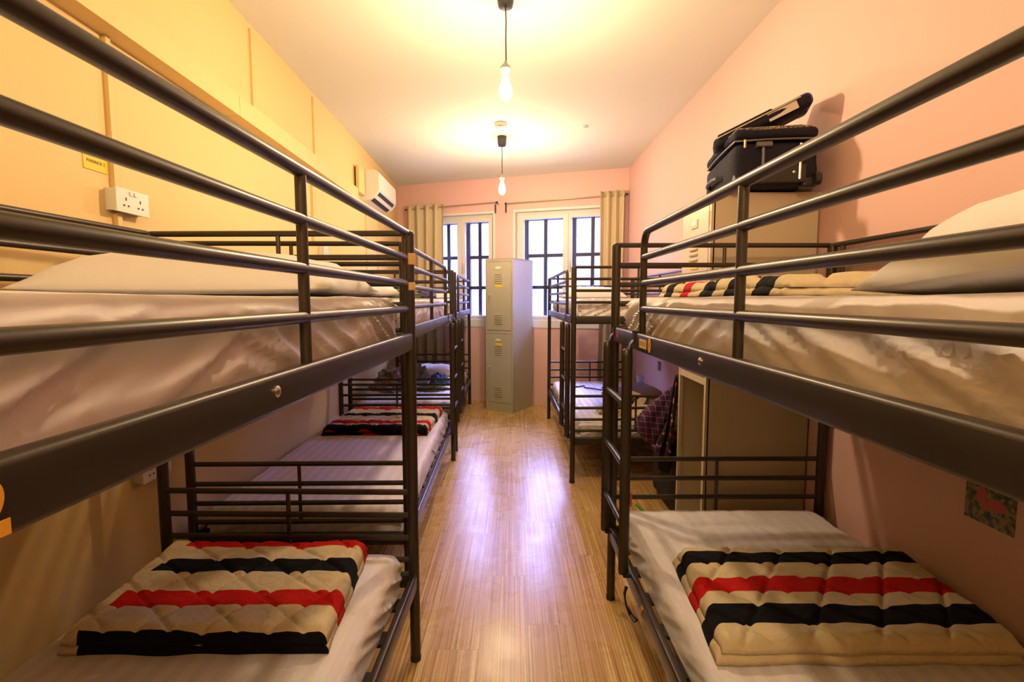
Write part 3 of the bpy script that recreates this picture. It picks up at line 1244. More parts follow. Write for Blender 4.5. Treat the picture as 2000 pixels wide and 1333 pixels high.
socket(1.886, 1.722, 'white double power socket on the yellow wall under the yellow sign')
socket(1.93, .690, 'white power socket low on the yellow wall behind the lower bunk post')
socket(3.95, 1.745, 'small white socket on the yellow wall above the middle bunk', .09, .086, 1)


def yellow_sign(name, y, z, txt, label, w=.105, h=.058):
    s_ = thing(name, label, 'sign', tuple(on_left(y, z)))
    put(wall_piece('sign_plate', y - w / 2, y + w / 2, z - h / 2, z + h / 2, .003, YSTICK), s_)
    if txt:
        tm = text_mesh(txt, .0155, INK, 'lettering', None, tuple(on_left(y, z, .0034)), (math.pi / 2, 0, math.pi / 2 + WA))
        put(tm, s_)
    return s_


yellow_sign('yellow_sign', 1.772, 1.838, 'MARINOS 2', 'small yellow name sign on the wall above the double socket')
yellow_sign('yellow_sign', 3.80, 1.825, '', 'tiny yellow tag on the wall above the small socket', .07, .055)

# air conditioner
ac = thing('air_conditioner', 'cream wall-mounted air conditioner at the end of the trunking', 'air conditioner', tuple(on_left(5.5, 2.36)))
y0, y1 = 5.10, 5.92
sec = [(0, 2.665), (.150, 2.665), (.178, 2.655), (.190, 2.60), (.192, 2.50), (.188, 2.455), (.150, 2.405), (.085, 2.365), (0, 2.355)]
mb = MB()
ns = len(sec)
mb.v = [(xl(y) + a_, y, z) for y in (y0, y1) for a_, z in sec]
mb.f = [tuple(range(ns)), tuple(reversed(range(ns, 2 * ns)))] + [(k, (k + 1) % ns, ns + (k + 1) % ns, ns + k) for k in range(ns)]
put(mb.build('body', PLASTIC, None, True, 25), ac)
def ac_strip(name, a0, z0, a1, z1, ya, yb2, th, m):
    d = Vector((a1 - a0, 0, z1 - z0)).normalized()
    nrm = Vector((d.z, 0, -d.x))
    if nrm.z > 0:
        nrm = -nrm
    q = MB()
    for y in (ya, yb2):
        for aa, zz, k in ((a0, z0, 0), (a1, z1, 0), (a1, z1, th), (a0, z0, th)):
            q.v.append((xl(y) + aa + nrm.x * k, y, zz + nrm.z * k))
    q.f = [(0, 1, 2, 3), (7, 6, 5, 4), (0, 4, 5, 1), (1, 5, 6, 2), (2, 6, 7, 3), (3, 7, 4, 0)]
    return put(q.build(name, m, None, False), ac)
ac_strip('air_outlet', .188, 2.455, .150, 2.405, y0 + .06, y1 - .08, .003, BLACKP)
ac_strip('air_outlet', .150, 2.405, .095, 2.371, y0 + .06, y1 - .08, .003, BLACKP)
ac_strip('louvre', .164, 2.421, .138, 2.395, y0 + .05, y1 - .07, .016, PLASTIC)
put(wall_piece('front_panel', y0 + .004, y1 - .004, 2.47, 2.64, .006, PLASTIC, off=.189), ac)
pc = thing('pipe_cover', 'yellow pipe cover box on the wall between trunking and air conditioner', 'pipe cover', tuple(on_left(4.95, 2.4)))
put(wall_piece('cover', 4.885, 5.085, 2.405, 2.655, .055, TRK), pc)
put(wall_piece('slot', 4.882, 4.885, 2.43, 2.64, .014, BLACKP, off=.012), pc)

# ------------------------------------------------------------------ right wall fittings
def wall_piece_r(name, y0, y1, z0, z1, th, m, parent=None, off=0.0):
    mb = MB()
    for z in (z0, z1):
        for y, o in ((y0, 0), (y0, th), (y1, th), (y1, 0)):
            mb.v.append((xr(y) - off - o, y, z))
    mb.f = [(3, 2, 1, 0), (4, 5, 6, 7), (0, 1, 5, 4), (1, 2, 6, 5), (2, 3, 7, 6), (3, 0, 4, 7)]
    return mb.build(name, m, parent, smooth=False)


def make_picture():
    m, nt, b = nodes_of('postcard_print')
    tc = nnew(nt, 'ShaderNodeTexCoord')
    n = nnew(nt, 'ShaderNodeTexNoise')
    n.inputs['Scale'].default_value = 55
    n.inputs['Detail'].default_value = 4
    nt.links.new(tc.outputs['Object'], n.inputs['Vector'])
    r = ramp(nt, [(.30, (.01, .02, .05)), (.42, (.05, .08, .03)), (.5, (.20, .14, .03)), (.58, (.40, .30, .07)), (.66, (.12, .12, .12)), (.75, (.05, .05, .09))])
    nt.links.new(n.outputs['Fac'], r.inputs[0])
    cur = r.outputs[0]
    for (cy, cz, ry, rz) in ((1.452, .772, .016, .030), (1.405, .758, .028, .019), (1.438, .745, .014, .014)):
        mp = nnew(nt, 'ShaderNodeMapping')
        mp.inputs['Location'].default_value = (0, -cy / ry, -cz / rz)
        mp.inputs['Scale'].default_value = (0, 1 / ry, 1 / rz)
        nt.links.new(tc.outputs['Object'], mp.inputs['Vector'])
        ln = nnew(nt, 'ShaderNodeVectorMath', operation='LENGTH')
        nt.links.new(mp.outputs[0], ln.inputs[0])
        lt = nnew(nt, 'ShaderNodeMath', operation='LESS_THAN')
        lt.inputs[1].default_value = 1.0
        nt.links.new(ln.outputs['Value'], lt.inputs[0])
        mx = nnew(nt, 'ShaderNodeMix', data_type='RGBA')
        mx.inputs[7].default_value = (.60, .10, .09, 1)
        nt.links.new(cur, mx.inputs[6])
        nt.links.new(lt.outputs[0], mx.inputs[0])
        cur = mx.outputs[2]
    nt.links.new(cur, b.inputs['Base Color'])
    b.inputs['Roughness'].default_value = 0.35
    return m


o = wall_piece_r('postcard', 1.350, 1.503, .690, .832, .002, make_picture())
tag(o, 'dark postcard with pink shapes stuck on the pink wall above the lower bunk', 'postcard')
GREYP = mat('grey_plate', (.16, .15, .15), .4, .4)
sw = thing('wall_switch', 'grey metal wall switch plate on the pink wall beyond the locker', 'switch', (xr(4.66), 4.66, .73))
put(wall_piece_r('plate', 4.62, 4.70, .69, .775, .008, GREYP), sw)
put(wall_piece_r('rocker', 4.645, 4.675, .715, .75, .004, CHROME, off=.008), sw)
tg = thing('yellow_tag', 'tiny yellow tag on the pink wall beside the right curtain', 'sign', (xr(5.0), 5.0, 1.80))
put(wall_piece_r('tag_plate', 4.97, 5.04, 1.775, 1.82, .002, YSTICK), tg)

# ------------------------------------------------------------------ curtains and rods
RODZ = 2.585
ROD = mat('rod_brass', (.50, .38, .20), .35, .8)
rod = thing('curtain_rod', 'thin brass curtain rod running above both windows', 'curtain rod', tuple(bw(-1.5, RODZ)))
for k, (s0, s1) in enumerate(((-2.945, -1.640), (-1.520, -.020))):
    mm = MB().path([bw(s0, RODZ - .012 + .0, .075), bw(s1, RODZ + .012, .075)], .008, 10)
    r_ = put(mm.build('rod', ROD), rod)
    for s_ in (s0, s1):
        put(MB().lathe([(.004, -.016), (.012, -.010), (.013, 0), (.012, .010), (.004, .016)], 12, c=tuple(bw(s_, RODZ - (.012 if s_ == s0 else -.012), .075)),
                       M=Matrix.Rotation(math.pi / 2, 3, 'Y')).build('finial', BLACKP), rod)
for s_ in (-2.90, -1.640, -1.520, -.045):
    mb = MB()
    p = bw(s_, RODZ, 0)
    mb.path([bw(s_, RODZ, .0), bw(s_, RODZ, .083)], .005, 8)
    put(mb.build('bracket', BLACKP), rod)
for s_ in (-1.655, -1.515):
    put(MB().path([bw(s_, RODZ - .015, .085), bw(s_, RODZ - .125, .085)], .010, 10).build('rod_end_tube', BLACKP), rod)


def curtain(s0, s1, zb, zt, waves, label, seed):
    c = thing('curtain', label, 'curtain', tuple(bw((s0 + s1) / 2, 0, .075)), 0, 'beige eyelet curtains')
    nu, nv = waves * 18, 30
    def f(u, v):
        z = zb + (zt - zb) * v
        fl = .034 * math.sin(2 * math.pi * waves * u + seed) * (1.0 + .25 * math.sin(3 * v + seed))
        fl += .010 * noise.noise(Vector((u * 9, v * 3, seed)))
        sp = (u - .5) * (1 + .12 * (1 - v) * math.sin(v * 4 + seed))
        return bw((s0 + s1) / 2 + sp * (s1 - s0), z, .075 + fl)
    mb = MB().grid(nu, nv, f)
    cl_ = mb.build('curtain_cloth', CURTAIN, None, True, 180)
    md = cl_.modifiers.new('thick', 'SOLIDIFY')
    md.thickness = .003
    put(cl_, c)
    for k in range(waves * 2):
        u = (k + .5 - seed / math.pi * 0) / (waves * 2)
        # eyelets where the cloth crosses the rod
        uu = ((k * math.pi) - seed) / (2 * math.pi * waves)
        if uu < 0.02 or uu > .98:
            continue
        p = bw(s0 + uu * (s1 - s0), RODZ + .0 + (-.012 if s0 < -1.6 else .012), .075)
        ring = []
        sgn = 1 if k % 2 == 0 else -1
        d = (TW * .35 + NW * sgn * .94).normalized()
        nrm = d.cross(Vector((0, 0, 1)))
        for j in range(17):
            a_ = 2 * math.pi * j / 16
            ring.append(p + d * .020 * math.cos(a_) + Vector((0, 0, 1)) * .020 * math.sin(a_))
        put(MB().path(ring, .0035, 6, caps=False).build('eyelet', CHROME), c)
    return c


curtain(-2.905, -2.385, .04, 2.620, 4, 'beige eyelet curtain gathered at the left window', .6)
curtain(-.325, -.045, .04, 2.645, 3, 'beige eyelet curtain gathered at the right window beside the pink wall', 1.9)


# ------------------------------------------------------------------ pendant lamps, ceiling fittings
def make_bulb_mat():
    m = bpy.data.materials.new('lit_bulb')
    m.use_nodes = True
    nt = m.node_tree
    nt.nodes.remove(nt.nodes['Principled BSDF'])
    e = nnew(nt, 'ShaderNodeEmission')
    e.inputs['Color'].default_value = (*LAMP_COL, 1)
    e.inputs['Strength'].default_value = LAMP
    nt.links.new(e.outputs[0], nt.nodes['Material Output'].inputs[0])
    return m


BULB = make_bulb_mat()
ROSE = mat('rose_grey', (.05, .05, .055), .45)
HOLD = mat('holder_grey', (.35, .33, .30), .4)
CORD = mat('lamp_cord', (.06, .05, .04), .6)


def pendant(x, y, label, drop=.36):
    p = thing('pendant_lamp', label, 'lamp', (x, y, H), 0, 'bare bulb pendant lamps')
    MB().lathe([(.044, 0), (.044, -.03), (.041, -.07), (.036, -.088), (.008, -.092)], 24).build('ceiling_rose', ROSE, p)
    MB().path([(0, 0, -.09), (.003, 0, -.16), (.001, 0, -.24), (.003, 0, -drop - .01)], .0035, 8).build('cord', CORD, p)
    MB().lathe([(.006, -drop + .01), (.012, -drop - .005), (.026, -drop - .02), (.026, -drop - .034), (.019, -drop - .045), (.019, -drop - .075)], 20).build('lamp_holder', HOLD, p)
    z = -drop - .075
    MB().lathe([(.014, z), (.022, z - .02), (.030, z - .045), (.032, z - .065), (.028, z - .088), (.018, z - .104), (.006, z - .110)], 16).build('bulb', BULB, p)
    return p


pendant(-.048, 2.63, 'lit bare bulb pendant lamp hanging nearest on a long dark cord')
pendant(-.125, 4.90, 'lit bare bulb pendant lamp hanging further back near the windows')
pendant(-.03, -.50, 'unseen bare bulb pendant lamp added behind the camera to light the near bunks')  # out-of-view lamp, added to brighten the near bunks
sd = thing('smoke_detector', 'round white smoke detector on the ceiling between the two lamps', 'smoke detector', (-.127, 4.55, H))
MB().lathe([(.058, 0), (.058, -.012), (.052, -.03), (.035, -.042), (.010, -.044)], 24).build('housing', PLASTIC, sd)
MB().box((0, -.045, -.030), (.03, .012, .008)).build('vent_slot', BLACKP, sd, smooth=False)
cp = thing('ceiling_plate', 'small blank white plate with a chipped edge on the ceiling', 'plate', (.621, 4.62, H))
MB().lathe([(.036, 0), (.036, -.006), (.030, -.010)], 20).build('plate', CEIL, cp)
MB().box((.01, -.01, -.012), (.026, .008, .004)).build('hook', CHROME, cp, smooth=False)

# ------------------------------------------------------------------ suitcase and bag on the locker
ZT = LH + .006
SUITCASE_LOC = (1.165, 2.462, ZT)
sca = thing('suitcase', 'navy soft suitcase with wheels lying flat on top of the locker', 'suitcase', SUITCASE_LOC, math.radians(-8))
SW, SLn, SHt = .35, .52, .215


def soft_box(c, s, r, name, m, parent, bulge=.0, seed=0.0):
    """rounded cushion-like box via a subdivided cube pushed to a rounded shape"""
    mb = MB()
    N = 12
    faces = [((1, 0, 0), (0, 1, 0), (0, 0, 1)), ((-1, 0, 0), (0, -1, 0), (0, 0, 1)), ((0, 1, 0), (-1, 0, 0), (0, 0, 1)),
             ((0, -1, 0), (1, 0, 0), (0, 0, 1)), ((0, 0, 1), (1, 0, 0), (0, 1, 0)), ((0, 0, -1), (1, 0, 0), (0, -1, 0))]
    hs = Vector(s) / 2
    def q(a):
        return math.copysign(1 - (1 - abs(a)) ** 1.6, a)
    for nn, uu, vv in faces:
        nn, uu, vv = Vector(nn), Vector(uu), Vector(vv)
        def f(a, b_):
            p = nn + uu * q(a * 2 - 1) + vv * q(b_ * 2 - 1)
            P = Vector((p.x * hs.x, p.y * hs.y, p.z * hs.z))
            inner = Vector([max(-h + r, min(h - r, v)) if h > r else 0 for v, h in zip(P, hs)])
            d = P - inner
            if d.length > 1e-9:
                rr = min(r, *(hs))
                P = inner + d.normalized() * min(d.length, r)
            k = (1 - p.x ** 2) * (1 - p.y ** 2) if abs(nn.z) > .5 else (1 - p.z ** 2) * (1 - (p.x if abs(nn.y) > .5 else p.y) ** 2)
            P += nn * bulge * k
            if seed:
                P += nn * .006 * noise.noise(P * 14 + Vector((seed, 0, 0)))
            return Vector(c) + P
        mb.grid(N, N, f)
    me = mb.mesh(name, m, True, 180)
    import bmesh
    bm = bmesh.new()
    bm.from_mesh(me)
    bmesh.ops.remove_doubles(bm, verts=bm.verts, dist=.0006)
    bmesh.ops.recalc_face_normals(bm, faces=bm.faces)
    bm.to_mesh(me)
    bm.free()
    return link(name, me, parent)


TWEED = make_patch('tweed_trim', [(0, (.10, .08, .06)), (.35, (.45, .36, .22)), (.7, (.20, .17, .13))], 160)
soft_box((0, 0, .105), (SW, SLn, .186), .038, 'shell', NAVY, sca, .004, 2)
soft_box((0, 0, .230), (SW - .006, SLn - .004, .052), .022, 'lid', NAVY, sca, .012, 5)
soft_box((.03, -.03, .262), (SW - .13, SLn - .16, .03), .014, 'front_pocket', NAVY, sca, .006, 8)
loop = []
for k in range(41):
    a_ = 2 * math.pi * k / 40
    cx_, sy_ = math.cos(a_), math.sin(a_)
    f_ = 1 / max(abs(cx_), abs(sy_)) ** .86
    loop.append((cx_ * f_ * SW / 2 * 1.0, sy_ * f_ * SLn / 2 * 1.0, .204))
MB().path(loop, .0045, 6, caps=False).build('zipper', GREYP, sca)
MB().path([(p[0] * .93, p[1] * .95, .253) for p in loop], .009, 6, caps=False).build('piping', TWEED, sca)
for sx in (-1, 1):
    soft_box((sx * (SW / 2 - .035), -SLn / 2 + .028, .020), (.060, .06, .045), .012, 'corner_guard', BLACKP, sca)
    MB().lathe([(.010, -.014), (.026, -.012), (.028, 0), (.026, .012), (.010, .014)], 18, c=(sx * (SW / 2 - .012), -SLn / 2 - .010, .028), M=Matrix.Rotation(math.pi / 2, 3, 'Y')).build('wheel', BLACKP, sca)
    MB().path([(sx * .075 + .02, -SLn / 2 - .006, .03), (sx * .075 + .02, -SLn / 2 - .006, .18)], .007, 8).build('pull_rod', CHROME if sx > 0 else GREYP, sca)
MB().rbox((-.055, -SLn / 2 - .010, .180), (.062, .024, .022), .006, axis=0).build('pull_handle', GREYP, sca)
MB().rbox((0.02, -SLn / 2 - .002, .055), (.20, .012, .075), .005, axis=0).build('base_plate', BLACKP, sca)
for sx in (-.05, .05):
    MB().lathe([(.006, 0), (.006, .003), (.003, .005)], 10, c=(.02 + sx, -SLn / 2 - .0085, .060), M=Matrix.Rotation(math.pi / 2, 3, 'X')).build('stud', CHROME, sca)
MB().path([(-SW / 2 - .001, -.10, .075), (-SW / 2 - .022, -.085, .085), (-SW / 2 - .028, -.03, .09), (-SW / 2 - .028, .05, .09), (-SW / 2 - .022, .105, .085), (-SW / 2 - .001, .12, .075)], .011, 8).build('carry_handle', BLACKP, sca)
MB().rbox((-SW / 2 + .045, -SLn / 2 - .004, .188), (.010, .006, .034), .003, axis=2).build('zip_pull', BRASS, sca)

BLUE = mat('blue_nylon', (.03, .03, .20), .5)
PALE = mat('pale_label', (.72, .62, .58), .6)
bag = thing('laptop_sleeve', 'flat dark padded sleeve with a blue tip leaning on the suitcase lid', 'sleeve', (1.145, 2.40, ZT + .318))
bag.rotation_euler = (math.radians(4), math.radians(-22), math.radians(-24))
soft_box((0, 0, 0), (.42, .22, .056), .024, 'padded_body', NAVY, bag, .004, 3)
soft_box((.182, .0, .001), (.066, .216, .0585), .025, 'blue_tip', BLUE, bag)
MB().box((.090, -.1115, -.004), (.12, .002, .034)).build('printed_label', PALE, bag, smooth=False)
MB().path([(-.19, -.112, .018), (0, -.113, .018), (.17, -.112, .018)], .003, 6).build('zipper', CHROME, bag)
soft_box((-.06, .0, .0315), (.24, .17, .012), .005, 'outer_pocket', BLACKC, bag)


# ------------------------------------------------------------------ cloth piles and clutter
def crumple(name, loc, size, seed, m, label, cat, rz=0.0, rough=.35, group=None, parent=None, N=26):
    mb = MB()
    sx, sy, sz = size
    def f(u, v):
        th = 2 * math.pi * u
        ph = math.pi / 2 * (1 - v) if True else 0
        d = Vector((math.cos(th) * math.cos(ph), math.sin(th) * math.cos(ph), math.sin(ph)))
        ridge = 1 - abs(noise.noise(d * 2.3 + Vector((seed, 0, 0)))) * 2
        k = 1 + rough * (.6 * ridge - .3 + .5 * noise.noise(d * 4.7 + Vector((0, seed, 0))))
        return (d.x * sx / 2 * k, d.y * sy / 2 * k, max(0.0, d.z * sz * k))
    mb.grid(N * 2, N, f)
    me = mb.mesh(name, m, True, 180)
    import bmesh
    bm = bmesh.new()
    bm.from_mesh(me)
    bmesh.ops.remove_doubles(bm, verts=bm.verts, dist=.0005)
    es = [e for e in bm.edges if len(e.link_faces) == 1]
    if es:
        bmesh.ops.holes_fill(bm, edges=es, sides=0)
    bmesh.ops.recalc_face_normals(bm, faces=bm.faces)
    bm.to_mesh(me)
    bm.free()
    o = link(name, me, parent)
    o.location = loc
    o.rotation_euler = (0, 0, rz)
    if label:
        tag(o, label, cat, group)
    return o


FLORAL = make_patch('floral_print', [(0, (.28, .27, .22)), (.3, (.40, .12, .14)), (.42, (.16, .18, .16)), (.6, (.45, .40, .32)), (.8, (.10, .12, .28)), (.9, (.32, .30, .26))], 26)
GREYC = mat('grey_cloth', (.20, .20, .18), .9, bump=(50, .3))
DENIM = mat('blue_cloth', (.05, .11, .35), .8, bump=(60, .3))
OLIVE = mat('olive_cloth', (.10, .13, .08), .9, bump=(40, .3))
LILAC = mat('pale_cloth', (.70, .66, .70), .85, bump=(14, .4))
# lower bunk by the left curtain
crumple('crumpled_clothes', (-1.24, 5.05, TOPL), (.42, .44, .20), 3, FLORAL, 'heap of flowery crumpled clothes on the far lower bunk', 'clothes', .3, .5)
crumple('crumpled_shirt', (-1.10, 5.42, TOPL), (.30, .26, .19), 8, GREYC, 'grey crumpled shirt behind the flowery heap of clothes', 'clothes', .8, .5)
crumple('folded_cloth', (-.82, 5.30, TOPL), (.20, .22, .12), 12, DENIM, 'small blue cloth lying next to the grey crumpled shirt', 'clothes', .1, .4)
crumple('dark_cloth', (-.86, 4.98, TOPL), (.32, .22, .045), 22, OLIVE, 'flat dark cloth in front of the flowery clothes', 'clothes', .1, .4)
# middle upper bunk
crumple('rolled_shirt', (-.78, 3.35, TOPU), (.30, .34, .055), 15, OLIVE, 'olive shirt lying on the middle upper bunk of the yellow-wall row', 'clothes', .2, .4)
crumple('navy_pouch', (-.66, 3.75, TOPU), (.14, .22, .06), 18, BLUE, 'dark blue pouch beside the olive shirt on the upper bunk', 'pouch', .1, .2)
# right lower bunk by the window
pts = []
for k in range(70):
    u = k / 69
    pts.append((.60 + .42 * u + .02 * math.sin(u * 31), 5.05 + .10 * math.sin(u * 8) + .03 * math.sin(u * 27), TOPL + .008 + .006 * abs(math.sin(u * 19))))
tag(MB().path(pts, .007, 6).build('cord', mat('blue_cord', (.02, .03, .22), .6)), 'dark blue cord coiled loosely on the lower bunk by the right window', 'cord')
BROWNC = mat('brown_canvas', (.26, .19, .16), .85, bump=(40, .25))
bg_ = thing('canvas_bag', 'flat brown canvas bag lying on the lower bunk by the right window', 'bag', (1.05, 4.42, TOPL + .070))
bg_.rotation_euler = (math.radians(5), math.radians(-9), .3)
soft_box((0, 0, 0), (.44, .34, .07), .03, 'bag_body', BROWNC, bg_, .015, 4)
MB().path([(-.12, -.16, .03), (-.16, -.24, .03), (-.06, -.29, .02), (.03, -.24, .03), (.02, -.16, .03)], .007, 6).build('strap', BLACKC, bg_)
bx = thing('cardboard_box', 'small grey-brown box with a red line beside the canvas bag', 'box', (1.20, 3.96, TOPL))
MB().box((0, 0, .045), (.17, .22, .09)).build('carton', mat('grey_carton', (.22, .17, .13), .8), bx, smooth=False)
MB().box((0, -.02, .0905), (.14, .02, .002)).build('red_line', REDT, bx, smooth=False)
crumple('cream_shirt', (.985, 3.84, TOPL), (.26, .26, .085), 31, mat('cream_cloth', (.74, .62, .45), .85, bump=(14, .4)), 'cream crumpled shirt lying beside the grey-brown box', 'clothes', .2, .45)
pap = thing('paper_bag', 'bent cream paper bag standing on the cream shirt', 'paper bag', (1.00, 3.92, TOPL + .06))
mb = MB()
mb.box((0, 0, .04), (.075, .006, .10), Matrix.Rotation(.5, 3, 'Y'))
mb.box((-.05, 0, .10), (.10, .006, .05), Matrix.Rotation(.35, 3, 'Y'))
mb.build('paper', mat('cream_paper', (.78, .66, .46), .7), pap, smooth=False)
crumple('patterned_cloth', (.78, 3.95, TOPL), (.22, .22, .05), 41, make_patch('green_red_print', [(0, (.55, .45, .3)), (.4, (.05, .12, .06)), (.6, (.45, .10, .07)), (.75, (.6, .5, .36))], 40), 'small green and red patterned cloth by the bed end', 'clothes', .2, .45)
cup = thing('plastic_cup', 'pale blue plastic cup at the wall end of the lower bunk', 'cup', (1.255, 4.92, TOPL))
MB().lathe([(.030, 0), (.034, .10), (.038, .16), (.036, .16), (.031, .10), (.027, .006)], 20).build('cup_wall', mat('blue_plastic', (.45, .55, .85), .3), cup)

# black suitcase on the floor between locker and far bunk
bs = thing('black_suitcase', 'black upright suitcase on the floor between locker and far bunk', 'suitcase', (1.165, 3.11, 0))
soft_box((0, 0, .335), (.40, .62, .60), .05, 'shell', BLACKC, bs, .006, 3)
for sx in (-.15, .15):
    for sy in (-.24, .24):
        MB().lathe([(.008, -.012), (.022, -.010), (.024, 0), (.022, .010), (.008, .012)], 14, c=(sx, sy, .0245), M=Matrix.Rotation(math.pi / 2, 3, 'Y')).build('wheel', BLACKP, bs)
MB().path([(-.02, -.10, .63), (-.02, -.09, .66), (-.02, .09, .66), (-.02, .10, .63)], .009, 8).build('handle', BLACKP, bs)


def draped(name, top, w0, w1, length, dirx, diry, seed, m, label, lean=(0, 0), th=.004, wave=.02, folds=3.0):
    """cloth gathered at a hook and widening downwards"""
    mb = MB()
    top = Vector(top)
    d1 = Vector((dirx, diry, 0)).normalized()
    nn = Vector((-d1.y, d1.x, 0))
    def f(u, v):
        a_ = u - .5
        wv = w0 + (w1 - w0) * v ** .7
        lift = .22 * length * (1 - math.cos(a_ * math.pi)) * v
        p = top + d1 * a_ * wv + Vector((lean[0], lean[1], 0)) * v - Vector((0, 0, length * v)) + Vector((0, 0, lift * .6))
        amp = wave * (.3 + .7 * v)
        p += nn * (amp * math.sin(folds * 2 * math.pi * u + seed) + amp * .8 * noise.noise(Vector((u * 5, v * 3, seed))))
        return p
    mb.grid(44, 34, f)
    o = mb.build(name, m, None, True, 180)
    md = o.modifiers.new('thick', 'SOLIDIFY')
    md.thickness = th
    return o


PLAID = make_plaid()
REDFL = make_patch('red_flower_print', [(0, (.012, .010, .012)), (.55, (.35, .02, .04)), (.68, (.012, .010, .012)), (.85, (.55, .35, .33)), (.93, (.02, .015, .02))], 48)
coat = draped('black_coat', (.915, 2.76, .935), .07, .30, .62, .35, 1, 1.2, BLACKC, '', (-.02, .14), wave=.030)
tag(coat, 'black coat hanging from the corner of the open locker', 'coat')
fl = draped('flowered_blouse', (.895, 2.735, .90), .04, .10, .44, .2, 1, 3.2, REDFL, '', (-.03, .02), wave=.010)
tag(fl, 'black blouse with red flowers hanging against the open locker', 'blouse')
ps = thing('plaid_shirt', 'purple plaid shirt slung sideways from the open locker corner', 'shirt', (.85, 2.86, .55))
mb = MB()
ctl = [((.955, 2.84, .865), .030), ((.915, 2.845, .805), .060), ((.875, 2.85, .735), .095), ((.83, 2.86, .665), .125), ((.80, 2.87, .600), .135), ((.785, 2.88, .545), .115), ((.80, 2.89, .505), .060)]
def shirt(u, v):
    k = v * (len(ctl) - 1)
    i = min(int(k), len(ctl) - 2)
    f_ = k - i
    c0, c1 = Vector(ctl[i][0]), Vector(ctl[i + 1][0])
    c_ = c0.lerp(c1, f_)
    r_ = ctl[i][1] * (1 - f_) + ctl[i + 1][1] * f_
    ax = Vector((-.60, .02, -.80)).normalized()
    s1_ = Vector((.80, 0, -.60)).normalized()
    s2_ = ax.cross(s1_)
    a_ = 2 * math.pi * u
    fold = 1 + .10 * math.sin(a_ * 5 + v * 4) + .12 * noise.noise(Vector((math.cos(a_) * 2, math.sin(a_) * 2, v * 4)))
    return c_ + (s1_ * math.cos(a_) * r_ * .72 + s2_ * math.sin(a_) * r_ * .42) * fold
mb.grid(48, 30, shirt)
put(mb.build('shirt_body', PLAID, None, True, 180), ps)
PLAC = mat('shirt_placket', (.13, .09, .16), .85)
plq = [Vector((.955, 2.800, .850)), Vector((.920, 2.782, .765)), Vector((.885, 2.775, .680)), Vector((.850, 2.785, .595)), Vector((.825, 2.815, .520))]
put(MB().path(plq, .003, 8, r2=.013, ref=(.8, 0, -.5)).build('placket', PLAC), ps)
for p in plq[1:]:
    put(MB().lathe([(.0055, -.001), (.0055, .002), (.003, .003)], 10, c=tuple(p + Vector((0, -.004, 0))), M=Matrix.Rotation(math.pi / 2, 3, 'X')).build('button', PLASTIC, None), ps)
slv = [(.92, 2.80, .62), (.905, 2.80, .56), (.875, 2.81, .515), (.835, 2.83, .49), (.81, 2.85, .50)]
put(MB().path(slv, .022, 10, r2=.035).build('sleeve', PLAID), ps)

# plastic bag in the locker, small bits on the floor
crumple('plastic_bag', (1.03, 2.47, .112), (.20, .20, .16), 51, mat('white_polythene', (.62, .54, .46), .4, bump=(30, .6)), 'crumpled whitish plastic bag in the bottom of the open locker', 'plastic bag', .3, .5)
crumple('food_packet', (1.22, 2.44, .112), (.09, .09, .24), 55, make_patch('packet_print', [(0, (.5, .42, .36)), (.5, (.45, .18, .06)), (.75, (.6, .5, .42))], 30), 'brown and white food packet behind the plastic bag in the locker', 'packet', .3, .3)
tag(MB().path([(.800, 3.18, .007), (.815, 3.13, .007), (.830, 3.08, .007)], .007, 8, round_ends=True).build('green_pen', mat('green_plastic', (.02, .42, .06), .3)), 'bright green marker lying on the floor by the black suitcase', 'marker')
crumple('paper_scrap', (.80, 3.36, 0), (.04, .05, .012), 57, PALE, 'tiny white scrap of paper on the floor', 'paper scrap', .3, .3)

# ------------------------------------------------------------------ tape, stickers and straps on the near bunks
def wrap(name, nm, u, v, z0, z1, m, label, r=.021, cat='tape'):
    p = bed_pt(nm, u, v, 0)
    t_ = MB()
    t_.lathe([(r - .0015, z0), (r, z0 + .001), (r + .0008, (z0 + z1) / 2), (r, z1 - .001), (r - .0015, z1)], 18)
    o = t_.build(name, m)
    o.location = p
    return tag(o, label, cat)


wrap('tan_tape', 'L1', 0, 0, 1.482, 1.522, TAN, 'upper band of tan tape round the nearest yellow-wall bunk post')
wrap('tan_tape', 'L1', 0, 0, 1.392, 1.420, TAN, 'lower band of tan tape round the nearest yellow-wall bunk post')
STK = mat('bed_sticker', (.72, .50, .22), .5)
ORANGE = mat('orange_vinyl', (.75, .36, .03), .45)


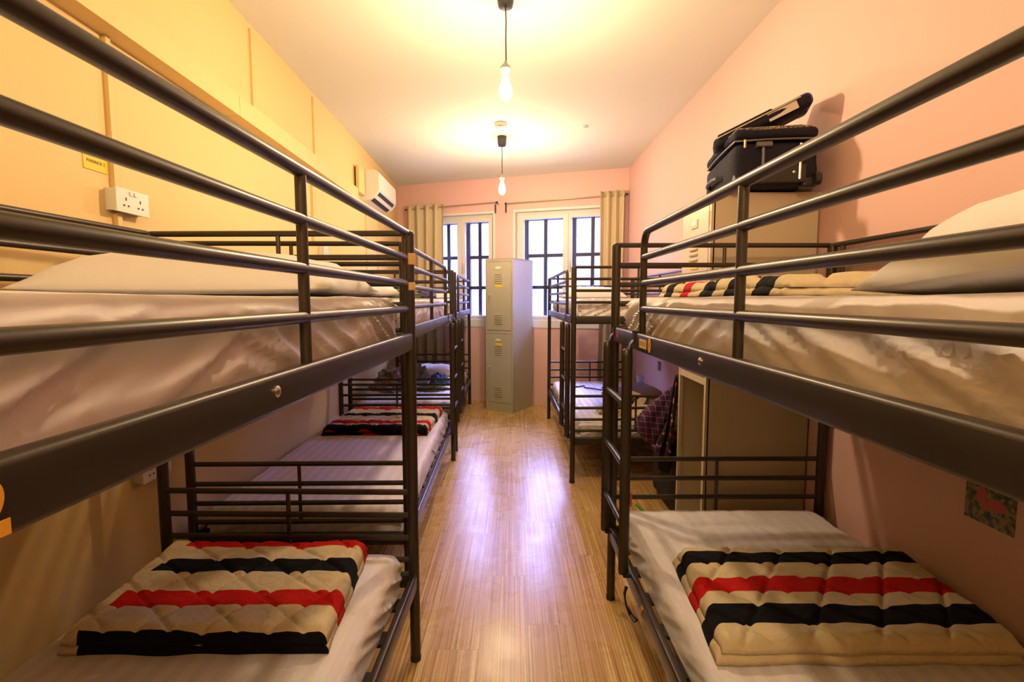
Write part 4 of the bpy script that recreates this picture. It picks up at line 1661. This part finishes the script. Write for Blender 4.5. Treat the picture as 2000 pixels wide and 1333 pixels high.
def beam_sticker(nm, v, z, txt, strip=True):
    o_, rot, side = bunks[nm]
    s_ = link('bed_sticker', None)
    s_.location = bed_pt(nm, -.0135, v, z)
    s_.rotation_euler = (math.pi / 2, 0, (math.pi / 2 + rot) if side < 0 else (-math.pi / 2 + rot))
    if strip:
        MB().box((-.030, 0, .0008), (.085, .030, .0014)).build('paper_strip', STK, s_, smooth=False)
        for k in range(5):
            MB().box((-.060 + k * .015, .001 * (k % 2), .0017), (.004, .016, .0006)).build('print_mark', INK, s_, smooth=False)
    text_mesh(txt, .058, ORANGE, 'number', s_, (.050, 0, .0012), (0, 0, 0), .0035)
    return s_


tag(beam_sticker('R1', .53, 1.211, '0'), 'orange bed number sticker on the upper beam right of the pink-side ladder', 'sticker')
tag(beam_sticker('L1', 1.477, 1.205, '2', False), 'orange bed number sticker on the near end of the yellow-side upper beam', 'sticker')
r_ = link('red_sticker', MB().box((0, 0, 0), (.0014, .022, .024)).mesh('red_sticker', REDT, False))
r_.location = bed_pt('R1', -.0140, .108, 1.215)
r_.rotation_euler = (0, 0, bunks['R1'][1])
tag(r_, 'small red sticker on the upper beam between the ladder hooks', 'sticker')
r_ = link('red_tape', MB().box((0, 0, 0), (.003, .018, .05)).mesh('red_tape', REDT, False))
r_.location = bed_pt('R1', -.0135, .385, .625)
tag(r_, 'strip of red tape on the ladder rail beside the lower bunk', 'tape')
p = bed_pt('R1', -.022, .43, .29)
st_ = MB().path([p + Vector(q) for q in ((-.010, .01, .022), (-.020, .0, .0), (-.018, -.02, -.03), (-.006, -.05, -.05), (.006, -.075, -.055))], .004, 8, r2=.011, ref=(0, 1, .3)).build('black_strap', BLACKP)
tag(st_, 'short black strap hanging from the lower bunk beam below the ladder', 'strap')
p = bed_pt('R1', -.0130, .56, .315)
bt = MB().lathe([(.013, 0), (.013, .004), (.006, .007)], 16, c=tuple(p), M=Matrix.Rotation(-math.pi / 2, 3, 'Y')).build('bolt_cap', BRASS)
tag(bt, 'round brass bolt cap on the lower beam below the pink-side ladder', 'bolt cap')
